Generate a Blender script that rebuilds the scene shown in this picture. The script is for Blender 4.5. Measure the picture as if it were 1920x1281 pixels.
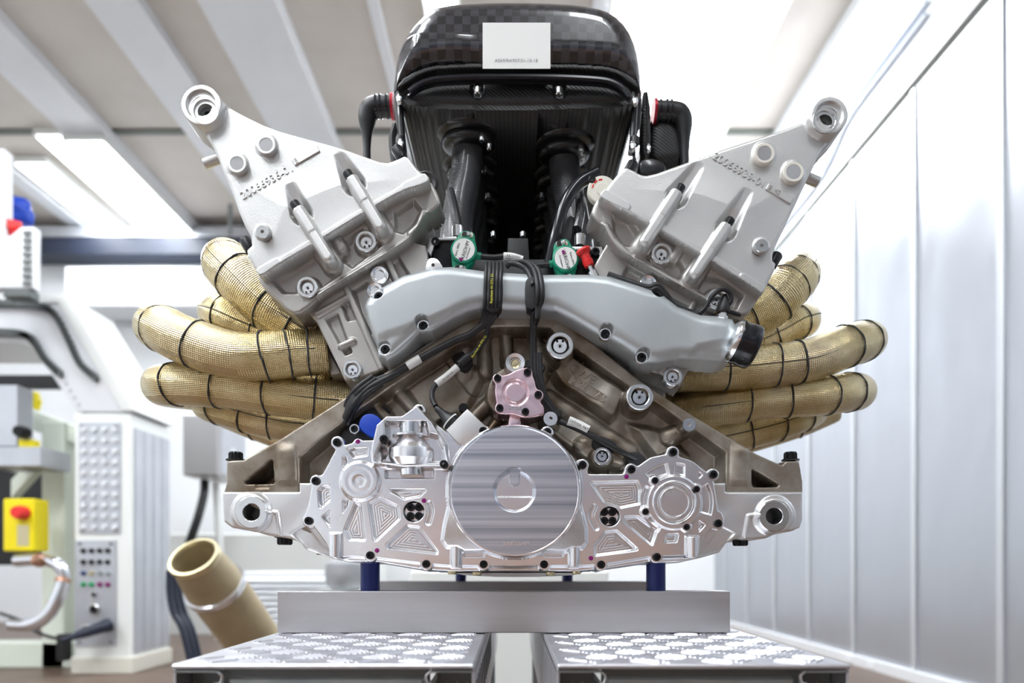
import bpy, bmesh, math, random
import numpy as np
from mathutils import Vector, Matrix
random.seed(4)
for o in list(bpy.data.objects): bpy.data.objects.remove(o)
scene = bpy.context.scene
COL = scene.collection
PI = math.pi
# ------------------------------------------------------------------ camera
D, F, CX, CY, ZC = 0.75, 1250.0, 960.0, 1055.0, 0.50     # distance to the engine front, focal length (px), vanishing point, eye height
cam = bpy.data.cameras.new('camera'); cam_ob = bpy.data.objects.new('camera', cam); COL.objects.link(cam_ob)
cam_ob.location = (0, -D, ZC); cam_ob.rotation_euler = (PI/2, 0, 0)
cam.sensor_width = 36; cam.lens = F/1920*36; cam.shift_y = (CY-640.5)/1920; cam.clip_start = 0.02
cam.dof.use_dof = True; cam.dof.focus_distance = D+0.0; cam.dof.aperture_fstop = 3.2
scene.camera = cam_ob
# ------------------------------------------------------------------ world, exposure
w = bpy.data.worlds.new('world'); scene.world = w; w.use_nodes = True
w.node_tree.nodes['Background'].inputs[0].default_value = (0.9, 0.95, 1, 1)
w.node_tree.nodes['Background'].inputs[1].default_value = 0.3
scene.view_settings.view_transform = 'Standard'; scene.view_settings.look = 'None'
scene.view_settings.exposure = 0.45; scene.view_settings.gamma = 1; scene.view_settings.use_curve_mapping = False
LAMP = 19.0           # strength of the ceiling lamp diffusers
# ------------------------------------------------------------------ helpers: coordinates
def kk(Y): return (D+Y)/F
def W(px, py, Y=0.0):
    k = kk(Y); return Vector(((px-CX)*k, Y, ZC-(py-CY)*k))
# ------------------------------------------------------------------ materials
M = {}
def mat(name, col=(.8,.8,.8), metal=0.0, rough=0.5, coat=0.0, emit=None, estr=0, spec=None, aniso=0):
    m = bpy.data.materials.new(name); m.use_nodes = True
    b = m.node_tree.nodes['Principled BSDF']
    b.inputs['Base Color'].default_value = (*col, 1); b.inputs['Metallic'].default_value = metal
    b.inputs['Roughness'].default_value = rough; b.inputs['Coat Weight'].default_value = coat
    b.inputs['Coat Roughness'].default_value = 0.05
    if spec is not None: b.inputs['Specular IOR Level'].default_value = spec
    if emit: b.inputs['Emission Color'].default_value = (*emit, 1); b.inputs['Emission Strength'].default_value = estr
    M[name] = m; return m
class NT:
    def __init__(s, m): s.t = m.node_tree; s.b = s.t.nodes['Principled BSDF']
    def n(s, typ, **kw):
        x = s.t.nodes.new(typ)
        for k, v in kw.items():
            if k.startswith('i_'):
                x.inputs[k[2:].replace('_', ' ')].default_value = v
            else: setattr(x, k, v)
        return x
    def l(s, a, b): s.t.links.new(a, b)
    def coord(s, scale=(1,1,1), rot=(0,0,0), out='Object'):
        c = s.n('ShaderNodeTexCoord'); mp = s.n('ShaderNodeMapping')
        mp.inputs['Scale'].default_value = scale; mp.inputs['Rotation'].default_value = rot
        s.l(c.outputs[out], mp.inputs['Vector']); return mp.outputs['Vector']
    def noise(s, vec, scale, detail=3, rough=.55):
        x = s.n('ShaderNodeTexNoise'); x.inputs['Scale'].default_value = scale; x.inputs['Detail'].default_value = detail
        x.inputs['Roughness'].default_value = rough; s.l(vec, x.inputs['Vector']); return x.outputs['Fac']
    def ramp(s, fac, stops):
        r = s.n('ShaderNodeValToRGB'); e = r.color_ramp.elements
        while len(e) < len(stops): e.new(.5)
        for i, (p, c) in enumerate(stops): e[i].position = p; e[i].color = (*c, 1) if len(c) == 3 else c
        s.l(fac, r.inputs['Fac']); return r.outputs['Color']
    def bump(s, h, strength, dist):
        b = s.n('ShaderNodeBump'); b.inputs['Strength'].default_value = strength; b.inputs['Distance'].default_value = dist
        s.l(h, b.inputs['Height']); s.l(b.outputs['Normal'], s.b.inputs['Normal']); return b
    def math(s, op, a, b=None):
        x = s.n('ShaderNodeMath', operation=op)
        for i, v in enumerate((a, b)):
            if v is None: continue
            if isinstance(v, (int, float)): x.inputs[i].default_value = v
            else: s.l(v, x.inputs[i])
        return x.outputs[0]
def cast(name, c0, c1, rough=.45, metal=.7, nscale=9, bump=.25, bscale=900):
    m = mat(name, c0, metal, rough); t = NT(m); v = t.coord()
    t.l(t.ramp(t.noise(v, nscale, 5), [(.3, c0), (.7, c1)]), t.b.inputs['Base Color'])
    t.bump(t.noise(v, bscale, 2), bump, .0006); return m
cast('cast_light', (.62,.62,.615), (.71,.71,.70), .40, .75, 12, .35)
cast('cast_head', (.40,.385,.365), (.52,.505,.485), .42, .75, 14, .3)
cast('cast_bronze', (.17,.125,.08), (.47,.435,.385), .40, .75, 22, .5)
cast('cast_manifold', (.47,.51,.53), (.56,.595,.61), .42, .6, 8, .12, 1500)
cast('cast_lower', (.74,.74,.745), (.84,.84,.845), .33, .85, 10, .2)
mat('machined', (.88,.88,.90), 1, .22); t = NT(M['machined']); v = t.coord()
t.l(t.ramp(t.noise(v, 30, 4), [(.3, (.16,)*3), (.75, (.30,)*3)]), t.b.inputs['Roughness'])
t.bump(t.noise(t.coord((1, 1, 6)), 400, 2), .12, .0004)
mat('machined_fine', (.80,.81,.83), 1, .2)
mat('steel_ring', (.68,.69,.70), 1, .25)
mat('disc_machined', (.72,.74,.80), 1, .25); t = NT(M['disc_machined'])
nb = t.noise(t.coord((.35, 1, 42)), 2.6, 4, .6); ng = t.noise(t.coord((1, 1, 1)), 900, 2)
t.l(t.ramp(nb, [(.32, (.30,.33,.41)), (.62, (.74,.75,.80))]), t.b.inputs['Base Color'])  # dark bluish reflection bands painted into the base colour
t.l(t.ramp(ng, [(.2, (.28,)*3), (.8, (.46,)*3)]), t.b.inputs['Roughness'])
t.bump(t.math('ADD', nb, t.math('MULTIPLY', ng, .25)), .12, .001)
mat('pink_anodised', (.83,.60,.66), 1, .26); t = NT(M['pink_anodised'])
t.l(t.ramp(t.noise(t.coord(), 25, 3), [(.3, (.80,.56,.62)), (.7, (.88,.68,.73))]), t.b.inputs['Base Color'])
mat('black_oxide', (.012,.012,.014), .6, .35)
mat('rubber', (.012,.012,.014), 0, .45)
mat('rubber_gloss', (.008,.009,.014), 0, .18)
mat('cable_black', (.014,.014,.016), 0, .5)
mat('white_label', (.80,.80,.78), 0, .5)
mat('ink', (.02,.02,.025), 0, .5)
mat('ink_grey', (.22,.25,.26), 0, .5)
mat('ink_yellow', (.75,.72,.05), 0, .5)
mat('red_plastic', (.75,.02,.02), 0, .35)
mat('red_ring', (.45,.01,.03), .4, .3)
mat('green_plastic', (.0,.27,.15), 0, .38)
mat('blue_cap', (.0,.045,.42), 0, .45)
mat('blue_post', (.012,.022,.13), .3, .35)
mat('cream', (.68,.66,.58), 0, .5)
mat('nylon', (.80,.77,.70), 0, .45)
mat('purple', (.25,.01,.16), .3, .4)
mat('dark_hole', (.02,.018,.016), .3, .5)
mat('brass', (.62,.55,.35), 1, .3)
mat('thread', (.045,.05,.06), 0, .8)
# carbon
m = mat('carbon_checker', (.02,.02,.024), 0, .22, coat=1); t = NT(m)
ck = t.n('ShaderNodeTexChecker'); ck.inputs['Scale'].default_value = 1.0
ck.inputs['Color1'].default_value = (.012,.012,.016,1); ck.inputs['Color2'].default_value = (.042,.042,.05,1)
t.l(t.coord((98, .001, 98)), ck.inputs['Vector']); t.l(ck.outputs['Color'], t.b.inputs['Base Color'])
def twill(name, c0, c1, scale, rough=.4, coat=.3):
    m = mat(name, c0, 0, rough, coat); t = NT(m); wv = t.n('ShaderNodeTexWave'); wv.inputs['Scale'].default_value = scale
    wv.bands_direction = 'X'; wv.inputs['Distortion'].default_value = 0
    t.l(t.coord((1,.4,1), (0, .9, 0)), wv.inputs['Vector'])
    t.l(t.ramp(wv.outputs['Color'], [(.3, c0), (.7, c1)]), t.b.inputs['Base Color']); t.bump(wv.outputs['Color'], .3, .0004); return m
twill('carbon_twill', (.004,.004,.005), (.014,.014,.015), 90, .38, .15)
twill('carbon_runner', (.008,.008,.01), (.06,.06,.065), 120, .35, .2)
mat('carbon_gloss', (.006,.006,.008), 0, .3, coat=.25)
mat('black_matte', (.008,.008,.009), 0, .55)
# gold foil
m = mat('gold_foil', (.80,.66,.42), 1, .2); t = NT(m); uv = t.coord((1,1,1), out='UV')
sp = t.n('ShaderNodeSeparateXYZ'); t.l(uv, sp.inputs[0])
a = t.math('SINE', t.math('MULTIPLY', t.math('ADD', sp.outputs[0], sp.outputs[1]), 2*PI/.0046))
b = t.math('SINE', t.math('MULTIPLY', t.math('SUBTRACT', sp.outputs[0], sp.outputs[1]), 2*PI/.0046))
t.bump(t.math('ADD', t.math('MULTIPLY', a, b), t.math('MULTIPLY', t.noise(t.coord(), 45, 3), 7)), .6, .0006)
t.l(t.ramp(t.noise(t.coord(), 14, 3), [(.3, (.50,.385,.17)), (.6, (.70,.60,.37)), (.8, (.46,.36,.27))]), t.b.inputs['Base Color'])
# benches, bars
cast('bar_alu', (.46,.455,.46), (.56,.55,.56), .4, .9, 8, .1)
t = NT(M['bar_alu']); 
for x in list(t.t.nodes):
    if x.type == 'MAPPING': x.inputs['Scale'].default_value = (.4, 1, 6)
cast('checker_alu', (.60,.60,.64), (.72,.72,.76), .38, .9, 20, .15)
cast('galvanised', (.30,.35,.37), (.46,.51,.52), .42, .8, 18, .1)
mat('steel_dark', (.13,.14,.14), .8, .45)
mat('spring_wire', (.28,.28,.25), 1, .35)
# room
def room(name, c0, c1, sc, rough=.6, metal=0): return cast(name, c0, c1, rough, metal, sc, .05, 60)
room('wall_white', (.80,.82,.84), (.84,.86,.88), 2)
room('ceiling_beige', (.60,.55,.50), (.66,.61,.56), 3)
room('beam_white', (.72,.73,.75), (.78,.79,.81), 3, .4)
room('floor_brown', (.10,.065,.045), (.15,.10,.075), 3, .4)
m = mat('panel_alu', (.47,.49,.53), .75, .33); t = NT(m)
vo = t.n('ShaderNodeTexVoronoi'); vo.inputs['Scale'].default_value = 1; vo.inputs['Randomness'].default_value = 0
t.l(t.coord((1, 85, 85), (PI/4, 0, 0)), vo.inputs['Vector'])
t.bump(t.math('ADD', t.math('MULTIPLY', vo.outputs['Distance'], .35), t.math('MULTIPLY', t.noise(t.coord((1,1,.5)), 3, 2), 9)), .35, .004)
mat('panel_seam', (.62,.64,.67), .6, .4)
mat('seam_dark', (.16,.17,.15), .3, .6)
mat('lamp_white', (1,1,1), 0, .5, emit=(.93,.97,1.0), estr=LAMP)
mat('navy', (.014,.020,.040), 0, .5)
mat('frame_white', (.78,.80,.78), 0, .4)
mat('frame_greenwhite', (.68,.73,.64), 0, .45)
cast('panel_grey', (.46,.48,.52), (.54,.56,.60), .4, .5, 6, .05)
mat('steel_box', (.42,.41,.41), .7, .4)
cast('tan_duct', (.36,.29,.17), (.45,.37,.23), .55, .1, 10, .05)
mat('clamp_chrome', (.75,.76,.80), 1, .18)
mat('yellow', (.85,.70,.0), 0, .45)
mat('green_button', (.0,.35,.12), 0, .4); mat('blue_button', (.02,.04,.16), 0, .4)
mat('copper', (.60,.33,.22), 1, .35)
mat('clear_white', (.75,.77,.80), 0, .35)
mat('conduit_blue', (.66,.71,.80), 0, .4)
room('reflect_salmon', (.52,.33,.25), (.60,.40,.31), 2)
room('reflect_bluegrey', (.20,.24,.32), (.26,.30,.38), 2)
mat('concrete', (.35,.36,.38), .3, .5)
# ------------------------------------------------------------------ helpers: mesh
class MB:
    def __init__(s): s.v = []; s.f = []; s.uv = None
    def add(s, v, f):
        o = len(s.v); s.v += [Vector(p) for p in v]; s.f += [[i+o for i in q] for q in f]
    def box(s, lo, hi, bev=0.0, seg=1):
        bm = bmesh.new(); bmesh.ops.create_cube(bm, size=1)
        c = [(a+b)/2 for a, b in zip(lo, hi)]; e = [abs(b-a) for a, b in zip(lo, hi)]
        for v in bm.verts: v.co = Vector((c[i]+v.co[i]*e[i] for i in range(3)))
        if bev > 0: bmesh.ops.bevel(bm, geom=list(bm.edges), offset=min(bev, min(e)*.45), segments=seg, affect='EDGES', profile=.5)
        bm.verts.index_update()
        s.add([v.co.copy() for v in bm.verts], [[v.index for v in f.verts] for f in bm.faces]); bm.free()
    def lathe(s, prof, org, axis, seg=32, hexr=None):
        """prof: list of (r, t) along axis from org"""
        ax = Vector(axis).normalized(); u = ax.orthogonal().normalized(); w2 = ax.cross(u); org = Vector(org)
        vs = []; fs = []; rings = []
        for i, (r, tt) in enumerate(prof):
            if r <= 1e-9: rings.append([len(vs)]); vs.append(org+ax*tt); continue
            ring = []
            for j in range(seg):
                th = 2*PI*j/seg; rr = r
                if hexr and i in hexr: rr = r/math.cos(((th+PI/6) % (PI/3))-PI/6)*.93
                ring.append(len(vs)); vs.append(org+ax*tt+(u*math.cos(th)+w2*math.sin(th))*rr)
            rings.append(ring)
        for a, b in zip(rings, rings[1:]):
            if len(a) == 1 and len(b) == 1: continue
            for j in range(seg):
                j2 = (j+1) % seg
                if len(a) == 1: fs.append([a[0], b[j], b[j2]])
                elif len(b) == 1: fs.append([a[j], b[0], a[j2]])
                else: fs.append([a[j], b[j], b[j2], a[j2]])
        s.add(vs, fs)
    def tube(s, pts, r, seg=12, caps=True, smooth=True, n=None, uv=False):
        pts = [Vector(p) for p in pts]
        if smooth and len(pts) > 2: pts, us = catmull(pts, n or 8)
        rs = r if isinstance(r, (list, tuple)) else [r, r]
        L = [0]
        for a, b in zip(pts, pts[1:]): L.append(L[-1]+(b-a).length)
        N = len(pts); tan = [(pts[min(i+1, N-1)]-pts[max(i-1, 0)]).normalized() for i in range(N)]
        u = tan[0].orthogonal().normalized(); vs = []; fs = []; uvs = []
        S = seg+1 if uv else seg
        for i in range(N):
            u = (u-tan[i]*u.dot(tan[i])).normalized(); w2 = tan[i].cross(u)
            f = L[i]/max(L[-1], 1e-9)*(len(rs)-1); q = min(int(f), len(rs)-2); rr = rs[q]+(rs[q+1]-rs[q])*(f-q)
            for j in range(S):
                th = 2*PI*j/seg; vs.append(pts[i]+(u*math.cos(th)+w2*math.sin(th))*rr); uvs.append((L[i], 2*PI*.028*j/seg))
        for i in range(N-1):
            for j in range(seg):
                j2 = j+1 if uv else (j+1) % seg
                fs.append([i*S+j, i*S+j2, (i+1)*S+j2, (i+1)*S+j])
        if caps:
            fs.append([j for j in range(seg)][::-1]); fs.append([(N-1)*S+j for j in range(seg)])
        if uv: s.uv = uvs
        s.add(vs, fs); return pts, tan
    def prism(s, poly, Y0, Y1, bev=0.0, Yref=None):
        """outline in photo px at plane Yref, extruded from Y0 (front) to Y1 (back) with a chamfered front"""
        Yr = Y0 if Yref is None else Yref
        P = [W(x, y, Yr) for x, y in poly]; n = len(P)
        ar = sum(P[i].x*P[(i+1) % n].z-P[(i+1) % n].x*P[i].z for i in range(n))
        if ar < 0: P = P[::-1]
        def ring(Y, off):
            out = []
            for i in range(n):
                a, b, c = P[i-1], P[i], P[(i+1) % n]
                e1 = Vector((b.x-a.x, b.z-a.z)).normalized(); e2 = Vector((c.x-b.x, c.z-b.z)).normalized()
                n1 = Vector((-e1.y, e1.x)); n2 = Vector((-e2.y, e2.x)); mm = n1+n2
                if mm.length < 1e-4: mm = n1.copy()
                mm.normalize(); q = off/max(.4, mm.dot(n1))
                out.append(Vector((b.x+mm.x*q, Y, b.z+mm.y*q)))
            return out
        rings = ([ring(Y0, bev), ring(Y0+bev*.3, bev*.3), ring(Y0+bev, 0)] if bev > 0 else [ring(Y0, 0)])+[ring(Y1, 0)]
        vs = [v for r in rings for v in r]; fs = [list(range(n)), [len(vs)-n+i for i in range(n)][::-1]]
        for q in range(len(rings)-1):
            for i in range(n):
                j = (i+1) % n; fs.append([q*n+i, (q+1)*n+i, (q+1)*n+j, q*n+j])
        s.add(vs, fs)
    def build(s, name, m, parent=None, smooth=True, angle=35, label=None, recalc=True):
        me = bpy.data.meshes.new(name); me.from_pydata([tuple(v) for v in s.v], [], s.f); me.update()
        if recalc:
            bm = bmesh.new(); bm.from_mesh(me); bmesh.ops.recalc_face_normals(bm, faces=bm.faces[:]); bm.to_mesh(me); bm.free()
        if s.uv and len(s.uv) == len(s.v):
            ul = me.uv_layers.new(name='UVMap')
            idx = np.empty(len(me.loops), dtype=np.int32); me.loops.foreach_get('vertex_index', idx)
            ul.data.foreach_set('uv', np.array(s.uv, dtype=np.float32)[idx].ravel())
        shade(me, smooth, angle)
        return link(name, me, m, parent, label)
def shade(me, smooth=True, angle=35):
    if not smooth: return
    me.polygons.foreach_set('use_smooth', [True]*len(me.polygons))
    if angle < 180:
        bm = bmesh.new(); bm.from_mesh(me); ca = math.radians(angle)
        for e in bm.edges:
            if len(e.link_faces) == 2 and e.calc_face_angle(0) > ca: e.smooth = False
        bm.to_mesh(me); bm.free()
def link(name, me, m, parent=None, label=None):
    o = bpy.data.objects.new(name, me); COL.objects.link(o)
    if m is not None and len(me.materials) == 0: me.materials.append(M[m] if isinstance(m, str) else m)
    if parent is not None: attach(o, parent)
    if label: o['label'] = label
    return o
WM = {}
def attach(o, parent):
    o.parent = parent; o.matrix_parent_inverse = wm(parent).inverted()
def wm(o):
    if o.parent is None: return o.matrix_basis.copy()
    return wm(o.parent) @ o.matrix_parent_inverse @ o.matrix_basis
def tag(o, label, cat, group=None, kind=None):
    o['label'] = label; o['category'] = cat
    if group: o['group'] = group
    if kind: o['kind'] = kind
    return o
def empty(name, loc, label, cat, group=None):
    o = bpy.data.objects.new(name, None); COL.objects.link(o); o.location = loc; o.empty_display_size = .05
    return tag(o, label, cat, group)
def struct(o): o['kind'] = 'structure'; return o
def catmull(P, n):
    Q = [P[0]*2-P[1]]+list(P)+[P[-1]*2-P[-2]]; out = []; us = []
    for i in range(1, len(Q)-2):
        a, b, c, d = Q[i-1], Q[i], Q[i+1], Q[i+2]
        for j in range(n):
            t = j/n
            out.append(.5*((2*b)+(c-a)*t+(2*a-5*b+4*c-d)*t*t+(3*b-a-3*c+d)*t**3))
    out.append(P[-1].copy()); return out, None
# --- relief (height field) meshes, heights in px towards the camera
def seg_d(X, Y, a, b):
    ax, ay = a; bx, by = b; dx, dy = bx-ax, by-ay; L = dx*dx+dy*dy+1e-9
    t = np.clip(((X-ax)*dx+(Y-ay)*dy)/L, 0, 1)
    return np.hypot(X-ax-t*dx, Y-ay-t*dy)
def path_d(X, Y, P):
    d = None
    for a, b in zip(P, P[1:]):
        q = seg_d(X, Y, a, b); d = q if d is None else np.minimum(d, q)
    return d
def poly_d(X, Y, P, r=0.0):
    d = np.full(X.shape, 1e9); ins = np.zeros(X.shape, bool); n = len(P)
    for i in range(n):
        (x1, y1), (x2, y2) = P[i], P[(i+1) % n]
        d = np.minimum(d, seg_d(X, Y, P[i], P[(i+1) % n]))
        c = ((y1 > Y) != (y2 > Y))
        if y1 != y2: ins ^= c & (X < (x2-x1)*(Y-y1)/(y2-y1)+x1)
    return np.where(ins, -d, d)-r
def circ(X, Y, c, r): return np.hypot(X-c[0], Y-c[1])-r
def ss(a, b, x):
    t = np.clip((x-a)/(b-a), 0, 1); return t*t*(3-2*t)
def smin(a, b, k):
    h = np.clip(.5+.5*(b-a)/k, 0, 1); return b+(a-b)*h-k*h*(1-h)
def edge_round(d, R):           # rounded shoulder for inside distance -d
    q = np.clip(-d/R, 0, 1); return -R*(1-np.sqrt(np.clip(1-(1-q)**2, 0, 1)))
def chaikin(P, n=2):
    for _ in range(n):
        Q = []
        for i in range(len(P)):
            a, b = P[i], P[(i+1) % len(P)]
            Q += [(a[0]*.75+b[0]*.25, a[1]*.75+b[1]*.25), (a[0]*.25+b[0]*.75, a[1]*.25+b[1]*.75)]
        P = Q
    return P
def relief(name, bbox, step, Yref, fn, m, parent, wall=80, label=None, ramp=2.0):
    x0, y0, x1, y1 = bbox
    X, Y = np.meshgrid(np.arange(x0, x1+step, step), np.arange(y0, y1+step, step))
    d, H = fn(X, Y)
    H = H-wall*np.clip(d/ramp, 0, 1)
    keep = d < ramp+step*1.05
    k = kk(Yref)
    V = np.stack([(X-CX)*k, Yref-H*k, ZC-(Y-CY)*k], -1).reshape(-1, 3)
    idx = np.arange(X.size).reshape(X.shape)
    q = np.stack([idx[:-1, :-1], idx[1:, :-1], idx[1:, 1:], idx[:-1, 1:]], -1).reshape(-1, 4)
    kf = keep.ravel()[q].all(1); q = q[kf]
    used = np.unique(q); remap = np.full(X.size, -1); remap[used] = np.arange(len(used))
    V = V[used].astype(np.float32); q = remap[q].astype(np.int32)
    me = bpy.data.meshes.new(name); me.vertices.add(len(V)); me.vertices.foreach_set('co', V.ravel())
    me.loops.add(q.size); me.loops.foreach_set('vertex_index', q.ravel())
    me.polygons.add(len(q)); me.polygons.foreach_set('loop_start', np.arange(0, q.size, 4, dtype=np.int32))
    me.polygons.foreach_set('loop_total', np.full(len(q), 4, dtype=np.int32))
    me.update(calc_edges=True); me.polygons.foreach_set('use_smooth', [True]*len(q)); me.update()
    return link(name, me, m, parent, label)
# --- lettering
def text(name, body, size, c, ang, Y, m, parent, ext=.0006, align='CENTER', sx=1.0, label=None, font_off=0):
    cu = bpy.data.curves.new('t', 'FONT'); cu.body = body; cu.size = size; cu.align_x = align; cu.align_y = 'CENTER'
    cu.extrude = ext; cu.offset = font_off; cu.resolution_u = 3
    to = bpy.data.objects.new('t', cu); COL.objects.link(to)
    dg = bpy.context.evaluated_depsgraph_get(); me = bpy.data.meshes.new_from_object(to.evaluated_get(dg))
    bpy.data.objects.remove(to); me.name = name
    if isinstance(c, Vector): loc = c
    else: loc = W(c[0], c[1], Y)
    me.transform(Matrix.Translation(loc) @ Matrix.Rotation(-math.radians(ang), 4, 'Y') @ Matrix.Rotation(PI/2, 4, 'X') @ Matrix.Diagonal((sx, 1, 1, 1)))
    me.materials.clear()
    return link(name, me, m, parent, label)
def surf_y(fn, Yref, px, py):
    d, h = fn(np.array([[float(px)]]), np.array([[float(py)]])); return Yref-float(h[0, 0])*kk(Yref)
def conform(o, fn, Yref, Yplane):
    me = o.data; n = len(me.vertices); co = np.empty(n*3, dtype=np.float32); me.vertices.foreach_get('co', co); co = co.reshape(-1, 3)
    k = kk(Yref); X = (co[:, 0]/k+CX).astype(float)[None]; Y = (CY-(co[:, 2]-ZC)/k).astype(float)[None]
    d, h = fn(X, Y); co[:, 1] = (Yref-h[0]*k)+(co[:, 1]-Yplane); me.vertices.foreach_set('co', co.ravel()); me.update(); return o
# --- shared fasteners
def proto(prof, seg=18, hexr=None, mname='black_oxide'):
    b = MB(); b.lathe(prof, (0,0,0), (0,-1,0), seg, hexr)
    me = bpy.data.meshes.new('fastener'); me.from_pydata([tuple(v) for v in b.v], [], b.f)
    bm = bmesh.new(); bm.from_mesh(me); bmesh.ops.recalc_face_normals(bm, faces=bm.faces[:]); bm.to_mesh(me); bm.free()
    shade(me, True, 35); me.materials.append(M[mname]); return me
u = .0006
SOCKET = proto([(0,1.5*u),(3.6*u,1.5*u),(3.6*u,6*u),(6.6*u,6*u),(7.6*u,5*u),(7.6*u,-12*u)], 18, (1,2))
SOCKET_S = proto([(0,2*u),(2.8*u,2*u),(2.8*u,6*u),(5.2*u,6*u),(6*u,5*u),(6*u,-10*u)], 18, (1,2))
def bolts(pts, Y, parent, me=SOCKET, name='bolt', s=1.0):
    for (x, y) in pts:
        o = bpy.data.objects.new(name, me); COL.objects.link(o); o.location = W(x, y, Y)
        if s != 1.0: o.scale = (s, s, s)
        o.rotation_euler = (0, random.uniform(0, 1), 0); attach(o, parent)
def ring_part(name, c, Y, prof, m, parent, seg=36, label=None):
    """turned part facing the camera, prof in px (r, height towards camera)"""
    k = kk(Y); b = MB(); b.lathe([(r*k, h*k) for r, h in prof], W(c[0], c[1], Y), (0,-1,0), seg)
    return b.build(name, m, parent, label=label, angle=28)
def plug(c, R, Y, parent, inner=True, ears=True):
    """pressed-in gallery plug: bright ring, dark gap, pale disc with pips"""
    o = ring_part('gallery_plug', c, Y, [(R*.66, -10), (R*.66, 4), (R*.72, 5), (R*.93, 5), (R, 3.5), (R, -14)], 'steel_ring', parent)
    ring_part('plug_gap', c, Y, [(0, -7), (R*.68, -7)], 'dark_hole', o)
    ring_part('plug_disc', c, Y, [(0, -1.5), (R*.16, -1.5), (R*.18, -.5), (R*.50, -.5), (R*.52, -5)], 'machined_fine', o)
    ring_part('plug_centre', c, Y, [(0, .4), (R*.10, .2), (R*.10, -3)], 'dark_hole', o, 16)
    if ears:
        for a in (-60, -120) if ears == 2 else (50, 110):
            p = (c[0]+R*.42*math.cos(math.radians(a)), c[1]+R*.42*math.sin(math.radians(a)))
            ring_part('plug_pip', p, Y, [(0, .6), (R*.09, .4), (R*.09, -3)], 'dark_hole', o, 12)
    return o
# ================================================================== THE ROOM
XW, XL, YB, YF, ZT = 1.70, -4.6, 4.85, -4.2, 3.30
def rbox(name, lo, hi, m, parent=None, bev=0): b = MB(); b.box(lo, hi, bev); return b.build(name, m, parent, angle=30)
struct(rbox('floor', (XL, YF, -.05), (XW, YB, 0), 'floor_brown'))
ceil = struct(rbox('ceiling', (XL, YF, ZT), (XW, YB, ZT+.06), 'ceiling_beige'))
struct(rbox('wall_back', (XL-.1, YB, -.05), (XW+.2, YB+.1, ZT), 'wall_white'))
struct(rbox('wall_left', (XL-.1, YF, -.05), (XL, YB, ZT), 'wall_white'))
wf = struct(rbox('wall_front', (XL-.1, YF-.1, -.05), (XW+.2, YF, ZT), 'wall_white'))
rbox('reflection_panel', (-.95, YF, 0), (XW, YF+.04, .92), 'reflect_salmon', wf)  # added out of view to give the machined metal a warm reflection
rbox('reflection_band', (-1.5, YF, .95), (XW, YF+.03, 1.9), 'reflect_bluegrey', wf)  # added out of view for the blue-grey tone mirrored in the disc
wr = struct(rbox('wall_right', (XW+.03, YF, -.05), (XW+.15, YB, ZT), 'seam_dark'))
pz = .03
b = MB(); b.box((0, .007, pz), (.03, .493, 2.50), .004); 
pm = None
for i in range(-9, 9):
    y0 = 1.57+.5*i
    if y0 > YB-.2 or y0 < YF: continue
    if pm is None:
        o = b.build('wall_panel', 'panel_alu', wr); pm = o.data; o.location = (XW, y0, 0)
    else:
        o = bpy.data.objects.new('wall_panel', pm); COL.objects.link(o); o.location = (XW, y0, 0); attach(o, wr)
    s = rbox('panel_seam', (XW-.010, y0-.022, pz), (XW+.02, y0+.010, 2.50), 'panel_seam', wr, .003)
rbox('upper_panel', (XW-.01, YF, 2.53), (XW+.03, YB, ZT), 'wall_white', wr)
rbox('shadow_gap', (XW+.005, YF, 2.495), (XW+.03, YB, 2.535), 'seam_dark', wr)
bb = struct(rbox('baseboard_right', (XW-.03, YF, .0), (XW, YB, .045), 'beam_white'))
for y in (2.32, 2.52): rbox('floor_clip', (XW-.034, y, .012), (XW-.028, y+.06, .04), 'wall_white', bb)
# ceiling beams
def ceil_beam(x0, x1, drop, name='trim_1'):
    return struct(rbox(name, (x0, YF, ZT-drop), (x1, YB, ZT), 'beam_white', None, .004))
for i, (x0, x1, dr) in enumerate([(-2.08,-1.82,.07), (-1.52,-1.14,.09), (-2.86,-2.58,.07), (-.72,-.66,.02), (.40,.50,.05), (-3.62,-3.5,.05)]):
    ceil_beam(x0, x1, dr, 'trim_%d' % (i+1))
struct(rbox('trim_7', (XL, 3.55, ZT-.012), (XW, 3.60, ZT), 'seam_dark'))
# ceiling lamps and added glowing strips
def lamp(x0, x1, y0, y1, label, z=ZT, group='ceiling lamps'):
    e = empty('ceiling_lamp', ((x0+x1)/2, (y0+y1)/2, z), label, 'lamp', group)
    f = rbox('lamp_housing', (x0-.02, y0-.02, z-.05), (x1+.02, y1+.02, z-.001), 'frame_white', e, .004)
    rbox('diffuser', (x0, y0, z-.058), (x1, y1, z-.05), 'lamp_white', e)
lamp(-3.42, -3.22, 3.85, 4.75, 'short bright strip lamp on the ceiling at far left, nearest the back wall')
lamp(-3.06, -2.92, 3.55, 4.75, 'narrow glowing strip standing in for bounced light beside the wide white ceiling beam')  # emissive stand-in for light bounced off the beam, no fixture here
lamp(-2.84, -2.61, 3.5, 4.7, 'glowing strip standing in for bounced light on the underside of the wide white ceiling beam', ZT-.07)  # lit beam underside made to glow, also brightens the back wall
lamp(.70, 1.35, 2.4, 4.4, 'broad blown-out lamp panel on the ceiling above the metal wall')
lamp(-.42, -.28, 2.0, 3.3, 'strip lamp on the ceiling just left of the black airbox')
lamp(.5, .66, 2.4, 3.1, 'small round-cornered lamp just right of the black airbox')
lamp(-2.0, -.9, -2.4, -.3, 'broad lamp panel on the ceiling behind the photographer, left')
lamp(.3, .55, -2.4, -1.2, 'added narrow fill lamp panel on the ceiling behind the photographer, right')  # added out of view to lift the light on the engine front
lamp(-3.3, -2.7, -2.2, 1.2, 'long lamp panel on the ceiling at the far left')
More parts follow.
